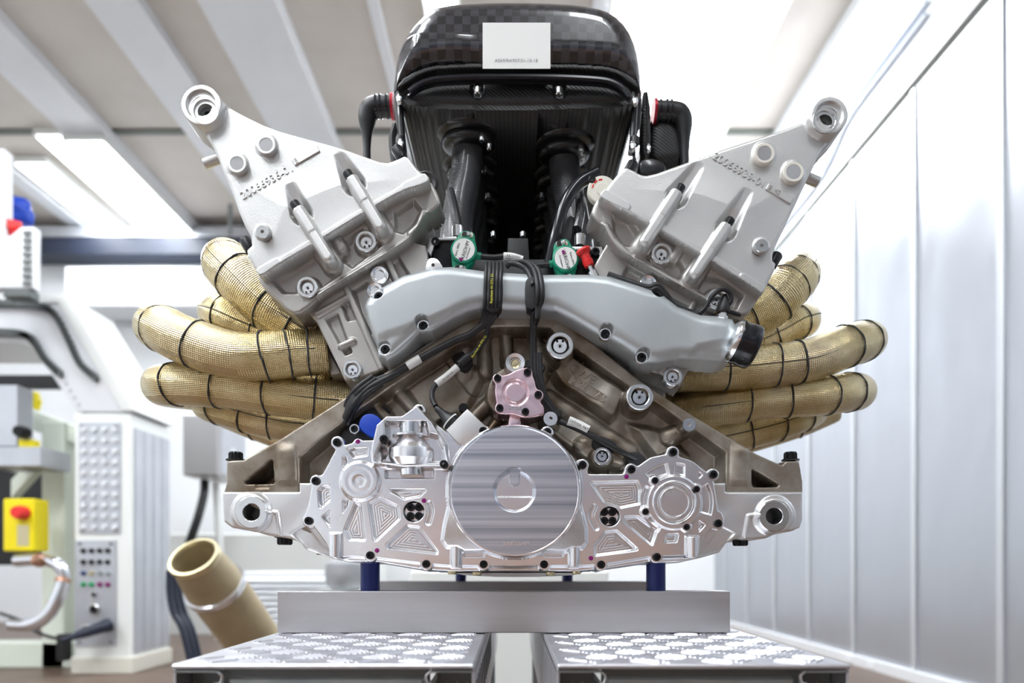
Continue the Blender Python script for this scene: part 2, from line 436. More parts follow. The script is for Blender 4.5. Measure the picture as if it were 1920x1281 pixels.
lamp(-1.05, -.65, .2, 1.6, 'added fill lamp panel on the ceiling over the engine')  # added out of view for more light from the top left
# ================================================================== THE ENGINE
ENG = empty('engine', (0, .25, .452), 'large V engine on the stand with black carbon airbox and gold wrapped exhausts', 'engine')
# ---------------- crankcase and banks behind the front castings
def back_prism(name, poly, y0, y1, m, Yref, label=None):
    b = MB(); b.prism(poly, y0, y1, .004, Yref); return b.build(name, m, ENG, label=label)
back_prism('crankcase', [(575,1040),(1350,1040),(1330,905),(1205,765),(1035,640),(890,640),(715,765),(590,905)], .075, .56, 'cast_head', .04)
back_prism('cylinder_bank', [(500,535),(640,440),(800,385),(785,440),(735,660),(655,705),(590,590),(545,580)], .05, .56, 'cast_head', .03)
back_prism('cylinder_bank', [(1430,535),(1285,445),(1130,395),(1150,450),(1200,660),(1270,712),(1340,600),(1395,585)], .05, .56, 'cast_head', .03)
back_prism('valley_shade_block', [(760,610),(1165,610),(1180,500),(1130,470),(800,470),(745,500)], .07, .56, 'black_matte', .05)  # black block standing in for the deep shade in the vee
back_prism('rear_shade_sheet', [(770,620),(1160,620),(1180,380),(1190,120),(735,120),(745,380)], .50, .52, 'black_matte', .10)  # black sheet closing the vee so it stays dark under the airbox
# ---------------- lower carrier with the two mounting bosses
LOW = [(416,922),(560,922),(560,905),(1362,905),(1362,922),(1506,922),(1506,975),(1500,990),(1485,997),(1460,998),(1438,1010),(1405,1012),(1385,1008),(1364,1018),(1350,1037),(1314,1047),
       (1275,1056),(1213,1058),(1138,1069),(1080,1074),(850,1074),(794,1071),(713,1057),(657,1055.5),(618,1047),(573,1031),(560,1017),(545,1011),(528,1008),(500,1004),(462,992),(434,990),(419,979)]
def f_low(X, Y):
    d = poly_d(X, Y, LOW); h = edge_round(d, 5)+0*X
    h += 1.5*np.sin(X*.05)*np.cos(Y*.06)
    for c, R, r in (((472,961),32,17),((1451,968),31,17)):
        q = np.hypot(X-c[0], Y-c[1])
        h = np.where(q < R+9, np.maximum(h, 9*(1-ss(R-1, R+9, q))), h)
        h = np.where(q < r+1.5, h-70*(1-ss(r-1.2, r+1.2, q))-3*(1-ss(r, r+3, q)), h)
    for P in ([(504,960),(520,962),(525,1004)], [(1420,966),(1403,968),(1396,1010)]):
        h += 4*(1-ss(1.5, 5, path_d(X, Y, P)))
    q = poly_d(X, Y, [(545,1000),(575,985),(600,1020),(640,1050),(575,1030)], 2); h -= 9*ss(0, 5, -q)
    q = poly_d(X, Y, [(1378,1000),(1350,985),(1330,1015),(1300,1048),(1350,1035)], 2); h -= 3*ss(0, 5, -q)
    return d, h
low = relief('lower_carrier', (408, 900, 1514, 1082), 1.5, .025, f_low, 'cast_lower', ENG, wall=110)
for c, R in (((472,961),31),((1451,968),30)):
    ring_part('mount_bush', c, .0195, [(R*.52, -40), (R*.52, 1), (R*.56, 2), (R*.93, 2), (R, 0), (R, -6)], 'steel_ring', low)
    ring_part('bush_bore', c, .0195, [(0, -42), (R*.5, -42), (R*.53, -3)], 'steel_dark', low)
# twelve point studs
def stud(c, Y, up, w_, hgt, parent):
    k = kk(Y); b = MB(); p = W(c[0], c[1], Y); s = 1 if up else -1
    vs = []; fs = []; n = 24
    for t, rr in ((0, 1.0), (hgt*.8, 1.0), (hgt, .85)):
        for j in range(n):
            r = w_*k*rr*(1.0 if j % 2 else .88); th = 2*PI*j/n
            vs.append(p+Vector((math.cos(th)*r, math.sin(th)*r, s*t*k)))
    for q in range(2):
        for j in range(n): fs.append([q*n+j, q*n+(j+1) % n, (q+1)*n+(j+1) % n, (q+1)*n+j])
    fs.append([2*n+j for j in range(n)]); b.add(vs, fs)
    b.lathe([(w_*k*.9, -2*k*1), (w_*k*1.35, -2*k), (w_*k*1.35, 0), (w_*k*.9, 1.5*k)], p, (0, 0, s), 24)
    return b.build('stud_bolt', 'black_oxide', parent, angle=25)
# ---------------- timing case
CASE = [(418,926),(424,905),(424,880),(425,864),(457,862),(470,854),(525,823),(650,743),(728,694),(868,606),(895,592),(925,588),(1030,590),(1058,600),(1204,716),(1304,782),(1417,850),(1466,872),(1474,864),(1499,864),(1502,880),(1506,905),(1506,926),(1350,1000),(580,1000)]
INN = [(560,960),(560,858),(600,822),(660,776),(735,722),(888,626),(925,611),(1030,612),(1040,622),(1062,640),(1180,722),(1230,752),(1300,802),(1362,846),(1362,960)]
def f_case(X, Y):
    d = poly_d(X, Y, CASE); h = edge_round(d, 4)+0*X
    i = poly_d(X, Y, INN); fl = -52+0*X
    # ribs, tubes and pads on the recessed floor
    def ridge(P, w_, top, soft=.5):
        nonlocal fl
        q = path_d(X, Y, P); fl = np.where(q < w_, np.maximum(fl, fl+(top-fl)*np.sqrt(np.clip(1-(q/w_)**2, 0, 1))), fl)
    def pad(P, top, r=8, soft=12):
        nonlocal fl
        q = poly_d(X, Y, P, r); fl = fl+(np.maximum(top, fl)-fl)*ss(0, soft, -q)
    pad([(760,720),(850,655),(905,690),(870,760),(800,790)], -38, 10, 16)
    pad([(1066,652),(1180,728),(1160,772),(1150,782),(1050,716),(1035,690)], -16, 6, 14)
    ridge([(1030,735),(1190,840)], 18, -38); 
    pad([(1190,790),(1260,800),(1300,850),(1240,860)], -34, 10, 20)
    ridge([(868,615),(868,690)], 16, -30); ridge([(905,600),(908,690)], 14, -26); ridge([(948,600),(950,668)], 13, -34); ridge([(1000,610),(1012,640)], 14, -30)
    ridge([(690,742),(745,812)], 17, -22); ridge([(735,722),(800,790)], 14, -30); ridge([(655,770),(690,815)], 14, -36)
    ridge([(860,800),(925,735)], 15, -24); ridge([(905,815),(945,760)], 10, -32)
    ridge([(1000,815),(1110,900)], 15, -22); ridge([(1035,800),(1140,880)], 9, -34); ridge([(1140,860),(1180,870)], 14, -32)
    ridge([(1010,690),(1020,660)], 24, -26); ridge([(1100,830),(1128,858)], 24, -14)
    ridge([(1290,798),(1262,812)], 20, -18); ridge([(820,640),(880,605)], 12, -22)
    q = path_d(X, Y, [(845,652),(888,712)])
    fl = np.where(q < 22, fl-6*(1-ss(17, 22, q)), fl)
    for c, R, tp in (((1050,649),26,-4),((1199,745),26,-4),((1129,856),19,-2),((1292,797),13,0),((966,736),52,-10),((966,681),17,0),((1032,786),15,-4),((966,795),13,-4)):
        q = np.hypot(X-c[0], Y-c[1]); fl = fl+(np.maximum(tp, fl)-fl)*(1-ss(R-1, R+7, q))
    fl = fl+2.0*np.sin(X*.045+1)*np.sin(Y*.06)+1.2*np.sin(X*.11+Y*.07)
    h = h+(np.minimum(fl, 0)-h)*ss(0, 7, -i)
    # flange shelf lines and triangular windows in the mount webs
    for T in ([(462,905),(508,866),(511,904)], [(1413,884),(1457,910),(1414,911)]):
        q = poly_d(X, Y, T, 4); h -= 75*ss(0, 5, -q)
    for P in ([(536,812),(540,940)], [(1388,822),(1385,940)]):
        q = path_d(X, Y, P); h += 6*np.sqrt(np.clip(1-(q/18)**2, 0, 1))*ss(826, 850, Y)*(1-ss(900, 914, Y))
    q = poly_d(X, Y, [(478,905),(505,905),(505,917),(478,917)]); h -= 4*ss(0, 2, -q)
    return d, h
case = relief('timing_case', (412, 582, 1512, 1004), 1.6, .028, f_case, 'cast_bronze', ENG, wall=95)
stud((442,862), .055, True, 13, 14, case); stud((1482,862), .055, True, 12, 14, case)
stud((534,1008), .06, False, 14, 14, low); stud((1388,1010), .06, False, 14, 14, low)
plug((1050,649), 25, .024, case, ears=2); plug((1199,745), 25, .024, case, ears=2); plug((1129,856), 17, .022, case, ears=2)
ring_part('screw_boss', (1292,797), .022, [(0,-8),(4,-8),(4,2),(12,2),(13,0),(13,-20)], 'machined_fine', case)
ring_part('boss_eye', (966,681), .016, [(0,-5),(10,-5),(11.5,1),(18,2),(19,0),(19,-26)], 'machined', case)
ring_part('boss_core', (966,681), .016, [(0,-1),(6,-2),(9,-5)], 'brass', case)
ring_part('screw_eye', (1032,785.6), .018, [(0,-8),(4,-8),(4,2),(13,2),(14,0),(14,-24)], 'machined', case)
conform(text('raised_lettering', '2006', .0150, (1097,676), -31, .0365, 'cast_bronze', case, .0012), f_case, .028, .0365)
conform(text('raised_lettering', 'GWE', .0150, (1092,700), -31, .0365, 'cast_bronze', case, .0012), f_case, .028, .0365)
conform(text('raised_lettering', '2 26 17 5', .0120, (1104,732), -31, .0368, 'cast_bronze', case, .0018), f_case, .028, .0368)
b = MB(); c = W(1104,732,surf_y(f_case, .028, 1104, 732))
b.box((-.026,-.0012,-.0055), (.026,.0012,.0055), .0005); lp = b.build('lettering_plate', 'cast_bronze', case)
lp.matrix_basis = Matrix.Translation(c) @ Matrix.Rotation(math.radians(31), 4, 'Y')
# pump cover (pink)
PUMP = chaikin([(930,700),(946,705),(975,690),(992,690),(1003,712),(1005,728),(1018,735),(1018,748),(1012,752),(1022,765),(1018,778),(996,784),(978,782),(960,776),(944,778),(930,772),(931,756),(927,735),(929,720),(924,710)], 1)
def f_pump(X, Y):
    d = poly_d(X, Y, PUMP)
    for c in ((933,710),(989,699),(1009,741),(937,766),(985,773)): d = smin(d, circ(X, Y, c, 9.5), 4)
    h = edge_round(d, 2.5); q = np.hypot(X-966.5, Y-736); a = np.arctan2(Y-736, X-966.5)
    h = h-3.5*((1-ss(2, 4, abs(q-21.5))))-1.5*(1-ss(18, 19.5, q))
    h += .10*np.sin(a*9)*ss(14, 24, q)
    return d, h
pump = relief('pump_cover', (912, 682, 1032, 792), 1.0, .004, f_pump, 'pink_anodised', ENG, wall=40, label='pink anodised pump cover')
bolts([(933,710),(989,699),(1009,741),(937,766),(985,773)], .004, pump, s=.95)
b = MB(); b.prism(chaikin([(955,776),(974,776),(977,790),(978,806),(952,806),(953,790)], 1), .010, .04, .002); b.build('pump_stem', 'pink_anodised', pump)
text('engraving', '20068', .006, (966,766), -3, .0038, 'ink_grey', pump, .0002)
# ---------------- front cover (machined)
COV = [(572,962),(577,948),(584,908),(604,889),(613,873),(627,848),(632,838),(652,833),(671,826),(699,825),(707,798),(727,781),(758,780.5),(785,762),(816,793),(838,810),(880,836),
       (892,832),(1040,832),(1085,870),(1092,866),(1104,888.5),(1166,888.5),(1197,873),(1220,857),(1246,851.5),(1275,856),(1299,865),(1323,883),(1339,906),(1343,927),(1347,957),(1354,961),(1358,972),(1352,989),(1334,992),
       (1322,1006),(1313,1026),(1304,1046),(1250,1050),(1213,1055),(1138,1067),(1080,1072),(850,1072),(794,1069),(713,1055),(657,1053),(620,1045),(611,1020),(588,988),(572,985),(566,972)]
CB = [(579.5,977),(592.8,902.5),(632.7,830.3),(785.8,769.7),(906,809),(1026,811),(1092,872.5),(1183.4,881),(1261.5,848.5),(1336.6,890.5),(1345.4,981.8),(1230.8,1044.6),(1126.8,1058.9),(1020,1058.5),(907,1058.4),(799.5,1057.7),(694.5,1041.6)]
POCK = [[(654,844),(686,842),(686,852),(664,856)], [(636,860),(646,860),(648,867),(637,882),(636,894),(622,894),(625,881)], [(599,921),(607,913),(637,913),(639,918),(601,950)],
        [(647,940),(650,940),(649,947),(622,990),(607,970)], [(668,946),(675,948),(682,1012),(656,1011),(648,994)], [(694,945),(711,935),(744,950),(747,972),(705,1012),(703,1012)],
        [(733,920),(795,920),(786,929),(758,934)], [(765,988),(784,990),(818,1034),(818,1037),(728,1026),(727,1023)],
        [(1111,906),(1194,904),(1199,918),(1199,943),(1164,950),(1134,939)], [(1172,971),(1195,970),(1230,996),(1222,1020),(1173,978)], [(1117,1025),(1136,999),(1156,997),(1193,1030),(1118,1040)], [(1252,1005),(1269,1003),(1267,1014),(1250,1015)]]
HOUS = [(702,872),(699,850),(703,828),(709,801),(728,784),(757,783.5),(785,764),(814,796),(838,836),(841,868),(836,878),(760,880)]
HREC = [(728,797),(800,797),(806,818),(822,822),(832,842),(832,868),(770,872),(722,868),(717,845),(728,820)]
APR = [(846,930),(1084,930),(1100,990),(1101,1018),(1092,1030),(1072,1030),(1060,1036),(870,1036),(858,1028),(838,1028),(829,1014),(833,985)]
def f_cov(X, Y):
    d = poly_d(X, Y, COV)
    for c in CB+[(671,830)]: d = smin(d, circ(X, Y, c, 12.5 if c[0] != 671 else 8), 5)
    h = edge_round(d, 2.5)+0*X
    for P in POCK:
        q = poly_d(X, Y, P, 4); tt = ss(0, 4.5, -q); h -= 9*tt
        h += .30*np.sin(2*PI*q/4.6)*ss(4.5, 6.5, -q)
    # right hub
    cx, cy = 1263.4, 943; q = np.hypot(X-cx, Y-cy); a = np.degrees(np.arctan2(cy-Y, X-cx))
    for a0, a1, r0, r1 in ((101,132,56,73),(46,86,56,73),(-17,29,55,71),(-56,-37,54,70),(150,196,54,60),(206,240,54,60)):
        am, ah = (a0+a1)/2, (a1-a0)/2; da = np.abs((a-am+180) % 360-180)
        dd = np.maximum(np.abs(q-(r0+r1)/2)-(r1-r0)/2, (da-ah)*PI/180*q)-3
        h -= 8*ss(0, 4, -dd)
    hub = 5*(1-ss(49, 52, q)); h = np.where(q < 52, np.maximum(h, 0)+hub, h)
    h -= 4*(ss(28, 30, q)*(1-ss(35.5, 37.5, q))); h += 2.2*(1-ss(0, 1.8, np.abs(q-39.2)))+1.5*(1-ss(0, 1.5, np.abs(q-27.5)))
    for c in ((1227.5,902),(1305,918),(1209.8,960),(1286.4,988.5)):
        e = np.hypot(X-c[0], Y-c[1]); h = np.where(e < 12, np.maximum(h, 5*(1-ss(8.5, 11, e))), h)
    # left hub
    q = np.hypot(X-675.6, Y-903); h = np.where(q < 40, np.maximum(h, 0)+9*(1-ss(33, 39, q))-.7*(1-ss(9, 13, q))+.12*np.cos(q*.45)*(1-ss(25, 33, q)), h)
    # windows for the four-bolt clusters, curved slots, pin holes
    for c, R in (((775.6,959.5),19.5),((1143.4,968.5),18.5)):
        h -= 10*(1-ss(R-1.5, R+.5, np.hypot(X-c[0], Y-c[1])))
    for P in ([(804,944),(808,960),(803,980)], [(1114,950),(1108,968),(1118,990)]):
        h -= 5*(1-ss(3, 6, path_d(X, Y, chain(P))))
    # housing for the turned plug
    q = poly_d(X, Y, HOUS, 3); h = h+(24-h)*ss(0, 6, -q); q = poly_d(X, Y, HREC, 4); h -= 26*ss(0, 7, -q)
    q = poly_d(X, Y, [(707,866),(716,838),(722,838),(726,850),(714,872)], 2); h -= 14*ss(0, 4, -q)
    q = poly_d(X, Y, [(724,883),(812,883),(812,896),(724,896)], 3); h -= 12*ss(0, 4, -q)
    # sensor block shoulder
    q = poly_d(X, Y, [(836,806),(876,767),(917,806),(880,836)], 1); 
    # apron below the disc
    q = poly_d(X, Y, APR, 3); r = np.hypot(X-964.5, Y-921); h = h+(22-.30*np.clip(r-118, 0, 70)-h)*ss(0, 8, -q)
    h = np.where(r < 128, np.maximum(h, 4+16*(1-ss(122, 128, r))), h)
    # round posts
    for x, hw, y0, y1 in ((630,12,1000,1046),(1297,13,1006,1046),(855,10,1022,1064),(1076,10,1022,1064)):
        g = np.sqrt(np.clip(hw**2-(X-x)**2, 0, None))*1.1*ss(y0-2, y0+2, Y)*(1-ss(y1, y1+2, Y)); h = np.maximum(h, np.where(np.abs(X-x) < hw, g, -99))
    for x0, x1 in ((873,904),(1023,1052)):
        q = path_d(X, Y, [(x0,1040.5),(x1,1040.5)]); h -= 5*(1-ss(3, 5, q))
    # bevelled lower lip between bolts
    lip = np.interp(X, [600,657,700,800,850,905,965,1020,1080,1130,1213,1300], [1052,1044,1046,1058,1062,1062,1064,1062,1062,1060,1046,1042])
    e = np.full(X.shape, 1e9)
    for c in CB: e = np.minimum(e, np.hypot(X-c[0], Y-c[1]))
    h -= 9*ss(-2, 3, Y-lip)*ss(11, 14, e)*(h < 6)
    return d, h
def chain(P):
    P3, _ = catmull([Vector((x, y, 0)) for x, y in P], 5); return [(p.x, p.y) for p in P3]
cov = relief('front_cover', (552, 748, 1368, 1080), 1.15, 0.0, f_cov, 'machined', ENG, wall=60, label='bright machined aluminium front cover with ribs and pockets')
bolts(CB, 0.0, cov); bolts([(720,824),(832.6,871)], -.013, cov); 
bolts([(1227.5,902),(1305,918),(1209.8,960),(1286.4,988.5)], -.003, cov, SOCKET_S)
for g in ([(770.6,951.6),(785.8,951.6),(770,968),(785.8,968)], [(1132.5,960.5),(1148,960.5),(1132.5,977),(1148,977)]): bolts(g, .005, cov, SOCKET)
for c in ((671,828),(795,939),(707,1032.5),(1174.6,894),(1108,1047)):
    ring_part('dowel_hole', c, 0.0, [(0,.4),(3.4,.5),(4.4,.2)], 'purple', cov, 16)
text('engraving', '20068754-01', .0062, (1156,1016), 0, .0052, 'machined_fine', cov, .0002)
# turned plug inside the housing
k0 = kk(0); b = MB(); cz = W(771.7, 835, .003)
pr = [(0,812),(22,812),(22,816),(30,815),(36,817),(36,820.5),(24,822),(24.5,823),(42,843),(42.5,846),(42.5,862),(41,864),(33,875),(0,875)]
b.lathe([(r*k0*1.0, (835-y)*k0) for r, y in pr], cz, (0,0,1), 48); b.build('turned_plug', 'machined', cov, angle=25)
b = MB(); b.lathe([(0,0),(23*k0,0),(23*k0,20*k0),(0,20*k0)], W(771.7,813,.001), (0,0,1), 32); b.build('plug_neck', 'machined_fine', cov)
b = MB()
b.lathe([(0,0),(22*k0,0),(22*k0,16*k0),(0,16*k0)], W(771.7,892,.004), (0,0,1), 32); b.build('plug_neck', 'machined_fine', cov)
# crank disc
k = kk(-.015)
disc = None
def f_disc(X, Y):
    r = np.hypot(X-964.5, Y-921); d = r-122; h = edge_round(d, 4)
    rec = -13*(1-ss(27, 41, r)); sl = path_d(X, Y, [(964.5,902),(964.5,860)]); sl2 = path_d(X, Y, [(964.5,893),(964.5,893.5)])
    rec = np.where((sl < 12.5) & (Y < 916), rec+(-5-rec)*(1-ss(9.5, 12, sl)), rec)
    rec = np.where(Y < 880, rec*ss(872, 880, Y), rec)
    h = h+np.where(r < 44, rec, 0)
    q = np.hypot(X-964.5, Y-893.5); h = h+np.where((q < 13) & (Y > 890), 0, 0)
    return d, h
disc = relief('crank_disc', (838, 794, 1092, 1048), 1.15, -.016, f_disc, 'disc_machined', ENG, wall=24, label='round brushed disc in the middle of the front cover')
ring_part('disc_rim', (964.5,921), -.015, [(118.5,1.2),(120,2.6),(122.5,2.6),(124.5,0),(124.5,-20)], 'machined_fine', disc, 96)
ring_part('dowel_hole', (964.5,891.7), -.0105, [(0,.4),(3.6,.5),(5,.2),(6.5,-.4)], 'purple', disc, 18)
text('engraving', '20068754-01', .0058, (969,1020), 0, -.0162, 'machined_fine', disc, .0002)
# sensor block on the cover
b = MB(); b.prism([(836,806),(876,766),(919,807),(880,838),(858,832)], -.004, .03, .002); blk = b.build('sensor_block', 'cast_lower', ENG)
bolts([(906,809)], -.004, blk)
b = MB()
b.lathe([(0,0),(4*u,0),(6*u,3*u),(7*u,14*u),(11*u,26*u),(15*u,34*u),(16.5*u,36*u),(16.5*u,52*u),(0,52*u)], W(817,764,.008), W(852,797,.008)-W(817,764,.008), 28)
sb = b.build('connector_boot', 'rubber', ENG)
b = MB(); b.lathe([(16.8*u,0),(17.6*u,0),(17.6*u,2.5*u),(16.8*u,2.5*u)], W(843,789,.008), W(852,797,.008)-W(817,764,.008), 28); b.build('connector_band', 'white_label', sb)
ring_part('screw_boss', (869,765), .02, [(0,2),(8,2),(9,0),(9,-15)], 'black_oxide', blk, 18)
# blue cap in the dark pocket
b = MB(); b.prism(chaikin([(671,800),(676,782),(690,774),(706,778),(716,790),(714,812),(700,820),(684,814)], 2), .020, .035, .002); bc = b.build('blue_cap', 'blue_cap', ENG, label='blue plastic blanking cap')
ring_part('cap_bolt_seat', (665,805), .02, [(7,3),(9,3),(10,0),(10,-12)], 'steel_ring', bc); bolts([(665,805)], .021, bc, s=.9)
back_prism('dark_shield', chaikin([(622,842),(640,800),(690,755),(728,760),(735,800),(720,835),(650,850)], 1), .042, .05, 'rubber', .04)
# coolant under-tray bits under the cover
b = MB(); b.prism([(845,1074),(1090,1074),(1075,1079),(1010,1082),(930,1082),(870,1079)], .02, .10, .001); sump = b.build('sump_plate', 'cast_head', ENG)
for x, y in ((848,1073),(894,1075),(1032,1075),(1080,1073)):
    b = MB(); b.lathe([(0,0),(9*u,0),(9*u,5*u),(7*u,6.5*u),(0,6.5*u)], W(x, y-2, .012), (0,0,-1), 12); b.build('sump_bolt', 'brass', sump, angle=20)
# ---------------- coolant manifold
MAN = [(684,579),(692,562),(705,550),(757,522),(814,507),(847,505),(908,512),(1009,518),(1099,518),(1139,522),(1188,538),(1218,548),(1236,547),(1246,562),(1269,579),(1310,593),(1350,596),(1371,601),(1384,628),(1368,678),
       (1350,683),(1310,680),(1269,679),(1229,686),(1200,686),(1186,670),(1140,642),(1127,640),(1066,603),(1038,589),(904,585),(879,591),(855,603),(812,628),(790,630),(782,640),(745,672),(727,682),(711,674),(708,652),(692,611)]
MB_ = [(710.8,557.6),(794,612.5),(723,656.8),(1230.8,554.4),(1134.5,627.5),(1202.4,671.4)]
def f_man(X, Y):
    d = poly_d(X, Y, MAN)
    h = 24+edge_round(d, 24)*1.0
    h += 6*np.exp(-((X-820)**2+(Y-560)**2)/9000.)+6*np.exp(-((X-1190)**2+(Y-600)**2)/9000.)
    h += 4*ss(1280, 1340, X)*ss(6, 30, -d)
    fl = poly_d(X, Y, [(1275,690),(1300,655),(1390,640),(1390,690)], 4); h -= 5*ss(0, 14, -fl)*ss(2, 16, -d)
    h -= 5*ss(0, 20, -poly_d(X, Y, [(700,640),(760,620),(850,590),(860,610),(740,690),(700,680)], 4))*ss(4, 12, -d)
    for c in MB_:
        q = np.hypot(X-c[0], Y-c[1]); h = h+(9-h)*(1-ss(10.5, 12.5, q))
    q = np.hypot(X-1363, Y-632)
    return d, h
man = relief('coolant_manifold', (676, 496, 1394, 694), 1.4, .012, f_man, 'cast_manifold', ENG, wall=50, label='grey cast coolant manifold arching across the front')
bolts(MB_, .007, man)
for c in MB_: ring_part('bolt_seat', c, .006, [(8.6,0),(9.2,2.2),(11.4,2.2),(12.4,-1),(12.4,-6)], 'machined_fine', man, 28)
ring_part('rib_pip', (1356,623), -.003, [(0,3),(6,3),(7,0)], 'cast_manifold', man, 4)
# outlet lip and black rubber cap
ax = W(1412,652,.004)-W(1374,639,.004); c0 = W(1374,639,.004)
b = MB(); b.lathe([(0,-6*u),(37*u,-6*u),(39*u,-3*u),(40.5*u,0),(40.5*u,5*u),(36*u,7*u)], c0, ax, 48); b.build('outlet_lip', 'machined_fine', man)
b = MB(); b.lathe([(36*u,3*u),(39*u,4*u),(40*u,8*u),(39*u,16*u),(40.5*u,26*u),(41*u,36*u),(40*u,41*u),(37*u,44*u),(0,45*u)], c0, ax, 48); b.build('outlet_cap', 'rubber_gloss', man, angle=180, label='glossy black rubber cap')
b = MB(); b.lathe([(0,0),(11*u,0),(11*u,8*u),(7*u,9*u),(7*u,22*u),(0,22*u)], W(1352,600,.01), (.25,0,1), 6); b.build('temperature_sensor', 'steel_ring', man, angle=20)
b = MB(); b.lathe([(0,0),(11*u,0),(12*u,4*u),(11*u,12*u),(8*u,22*u),(4*u,34*u),(0,34*u)], W(1356,586,.01), (.10,0,1), 20); b.build('sensor_boot', 'rubber', man)
b = MB(); b.prism(chaikin([(797,505),(801,486),(812,482),(822,486),(832,503),(830,514),(800,514)], 1), .010, .03, .0015); tb = b.build('bracket_tab', 'cast_lower', man)
ring_part('tab_hole', (812,497), .0098, [(0,.5),(3.2,.5)], 'dark_hole', tb, 14)
b = MB(); b.prism([(814,636),(868,598),(884,592),(905,592),(890,604),(760,690),(728,694)], .030, .045, .001); b.build('gasket_flange', 'cast_head', man)
b = MB(); b.prism(chaikin([(816,624),(845,606),(850,611),(822,632)], 1), .029, .033, .0005); b.build('flange_slot', 'dark_hole', man)
# ---------------- cylinder heads: cam carrier, cam cover with mount ear, gallery plugs
def side(S):
    sgn = S['sgn']
    # head end face below
    def f_head(X, Y):
        d = poly_d(X, Y, S['head']); h = edge_round(d, 4)+0*X
        for P in S['hpock']: h -= 13*ss(0, 7, -poly_d(X, Y, P, 4))
        for P in S['hridge']: h = np.maximum(h, 7*np.sqrt(np.clip(1-(path_d(X, Y, P)/7)**2, 0, 1))-30*(path_d(X, Y, P) > 7))
        return d, h
    hx = [p[0] for p in S['head']]; hy = [p[1] for p in S['head']]
    head = relief('cylinder_head', (min(hx)-6, min(hy)-6, max(hx)+6, max(hy)+6), 1.6, .032, f_head, 'cast_head', ENG, wall=60)
    def f_car(X, Y):
        d = poly_d(X, Y, chaikin(S['car'], 1)); h = edge_round(d, 7)+0*X
        for P, dp in S['cpock']: h -= dp*ss(0, 10, -poly_d(X, Y, P, 5))
        q = path_d(X, Y, S['cflange']); h = np.maximum(h, np.where(q < 9, 5*np.sqrt(np.clip(1-(q/9)**2, 0, 1)), -99))
        q = path_d(X, Y, S['carc']); h = np.maximum(h, np.where(q < 7, 6*np.sqrt(np.clip(1-(q/7)**2, 0, 1)), -99))
        for a, b2 in S['cols']:
            mid = (a[0]*.35+b2[0]*.65, a[1]*.35+b2[1]*.65)
            q = seg_d(X, Y, mid, (b2[0]+(b2[0]-a[0])*.10, b2[1]+(b2[1]-a[1])*.10)); h = np.maximum(h, np.where(q < 21, 14*np.sqrt(np.clip(1-(q/21)**2, 0, 1))-2, -99))
        for c, R in S['cplug']:
            q = np.hypot(X-c[0], Y-c[1]); h = h+(np.maximum(h, -1)-h)*(1-ss(R, R+6, q))
        q = seg_d(X, Y, *S['pip']); h = np.maximum(h, np.where(q < 11, 9*np.sqrt(np.clip(1-(q/11)**2, 0, 1)), -99))
        return d, h
    cx = [p[0] for p in S['car']]; cy = [p[1] for p in S['car']]
    car = relief('cam_carrier', (min(cx)-6, min(cy)-6, max(cx)+6, max(cy)+6), 1.5, .018, f_car, 'cast_head', ENG, wall=60)
    bc_, bR = S['boss']
    def f_cov2(X, Y):
        d = poly_d(X, Y, chaikin(S['cov'], 1)); d = smin(d, circ(X, Y, bc_, bR), 10)
        cap = None
        for a, b2 in S['cols']:
            q = seg_d(X, Y, a, b2)-13; d = np.minimum(d, q)
        h = edge_round(d, 7)+0*X
        # swelling of the lower body and hollow beside the ear
        h += 5*ss(10, 120, poly_d(X, Y, S['swell'])*-1)
        for g0, g1, gw in S['groove']:
            t = np.clip(((X-g0[0])*(g1[0]-g0[0])+(Y-g0[1])*(g1[1]-g0[1]))/((g1[0]-g0[0])**2+(g1[1]-g0[1])**2), 0, 1.0)
            q = np.hypot(X-(g0[0]+t*(g1[0]-g0[0])), Y-(g0[1]+t*(g1[1]-g0[1])))
            g_ = gw*(.5+.5*t); h -= 20*t*(1-ss(g_*.4, g_*1.08, q))
        for a, b2 in S['cols']:
            q = seg_d(X, Y, a, b2); L = math.hypot(b2[0]-a[0], b2[1]-a[1])
            tt = ((X-a[0])*(b2[0]-a[0])+(Y-a[1])*(b2[1]-a[1]))/L
            col = np.minimum(17, 17-1.15*np.clip(q-6.0, 0, 99))-5*ss(11, 13, q)
            col = np.where(tt > L*.48, col, col+1)
            m_ = (q < 13) & (tt > -3)
            h = np.where(m_, np.maximum(h, col), h)
        q = path_d(X, Y, S['band']); h = np.maximum(h, np.where((q < 8), 6*(1-ss(5.5, 8, q)), -99))
        for (p0, p1) in S['pads']:
            q = seg_d(X, Y, p0, p1); h = np.maximum(h, np.where(q < 12, 7*(1-ss(8, 12, q)), -99))
        q = np.hypot(X-bc_[0], Y-bc_[1])
        h = np.where(q < bR+8, np.maximum(h, 16*(1-ss(bR-1, bR+7, q))), h)
        h -= 5*(1-ss(bR*.70, bR*.75, q))+80*(1-ss(bR*.40, bR*.46, q))
        for c, R in S['buttons']:
            q = np.hypot(X-c[0], Y-c[1]); h = np.maximum(h, np.where(q < R+6, h+4*(1-ss(R-1, R+5, q)), h))
        q = np.hypot(X-S['screw'][0], Y-S['screw'][1]); h = h+7*(1-ss(11, 17, q))
        return d, h
    cx = [p[0] for p in S['cov']]+[bc_[0]-bR, bc_[0]+bR]; cy = [p[1] for p in S['cov']]+[bc_[1]-bR]+[c[1][1]+14 for c in S['cols']]
    cv = relief('cam_cover', (min(cx)-8, min(cy)-8, max(cx)+8, max(cy)+8), 1.4, .004, f_cov2, 'cast_light', ENG, wall=55, label=S['label'])
    # ear bush
    ring_part('ear_bush', bc_, -.006, [(bR*.40,-26),(bR*.40,-3),(bR*.55,-3),(bR*.58,0),(bR*.70,0),(bR*.74,-1)], S['bushm'], cv, 40)
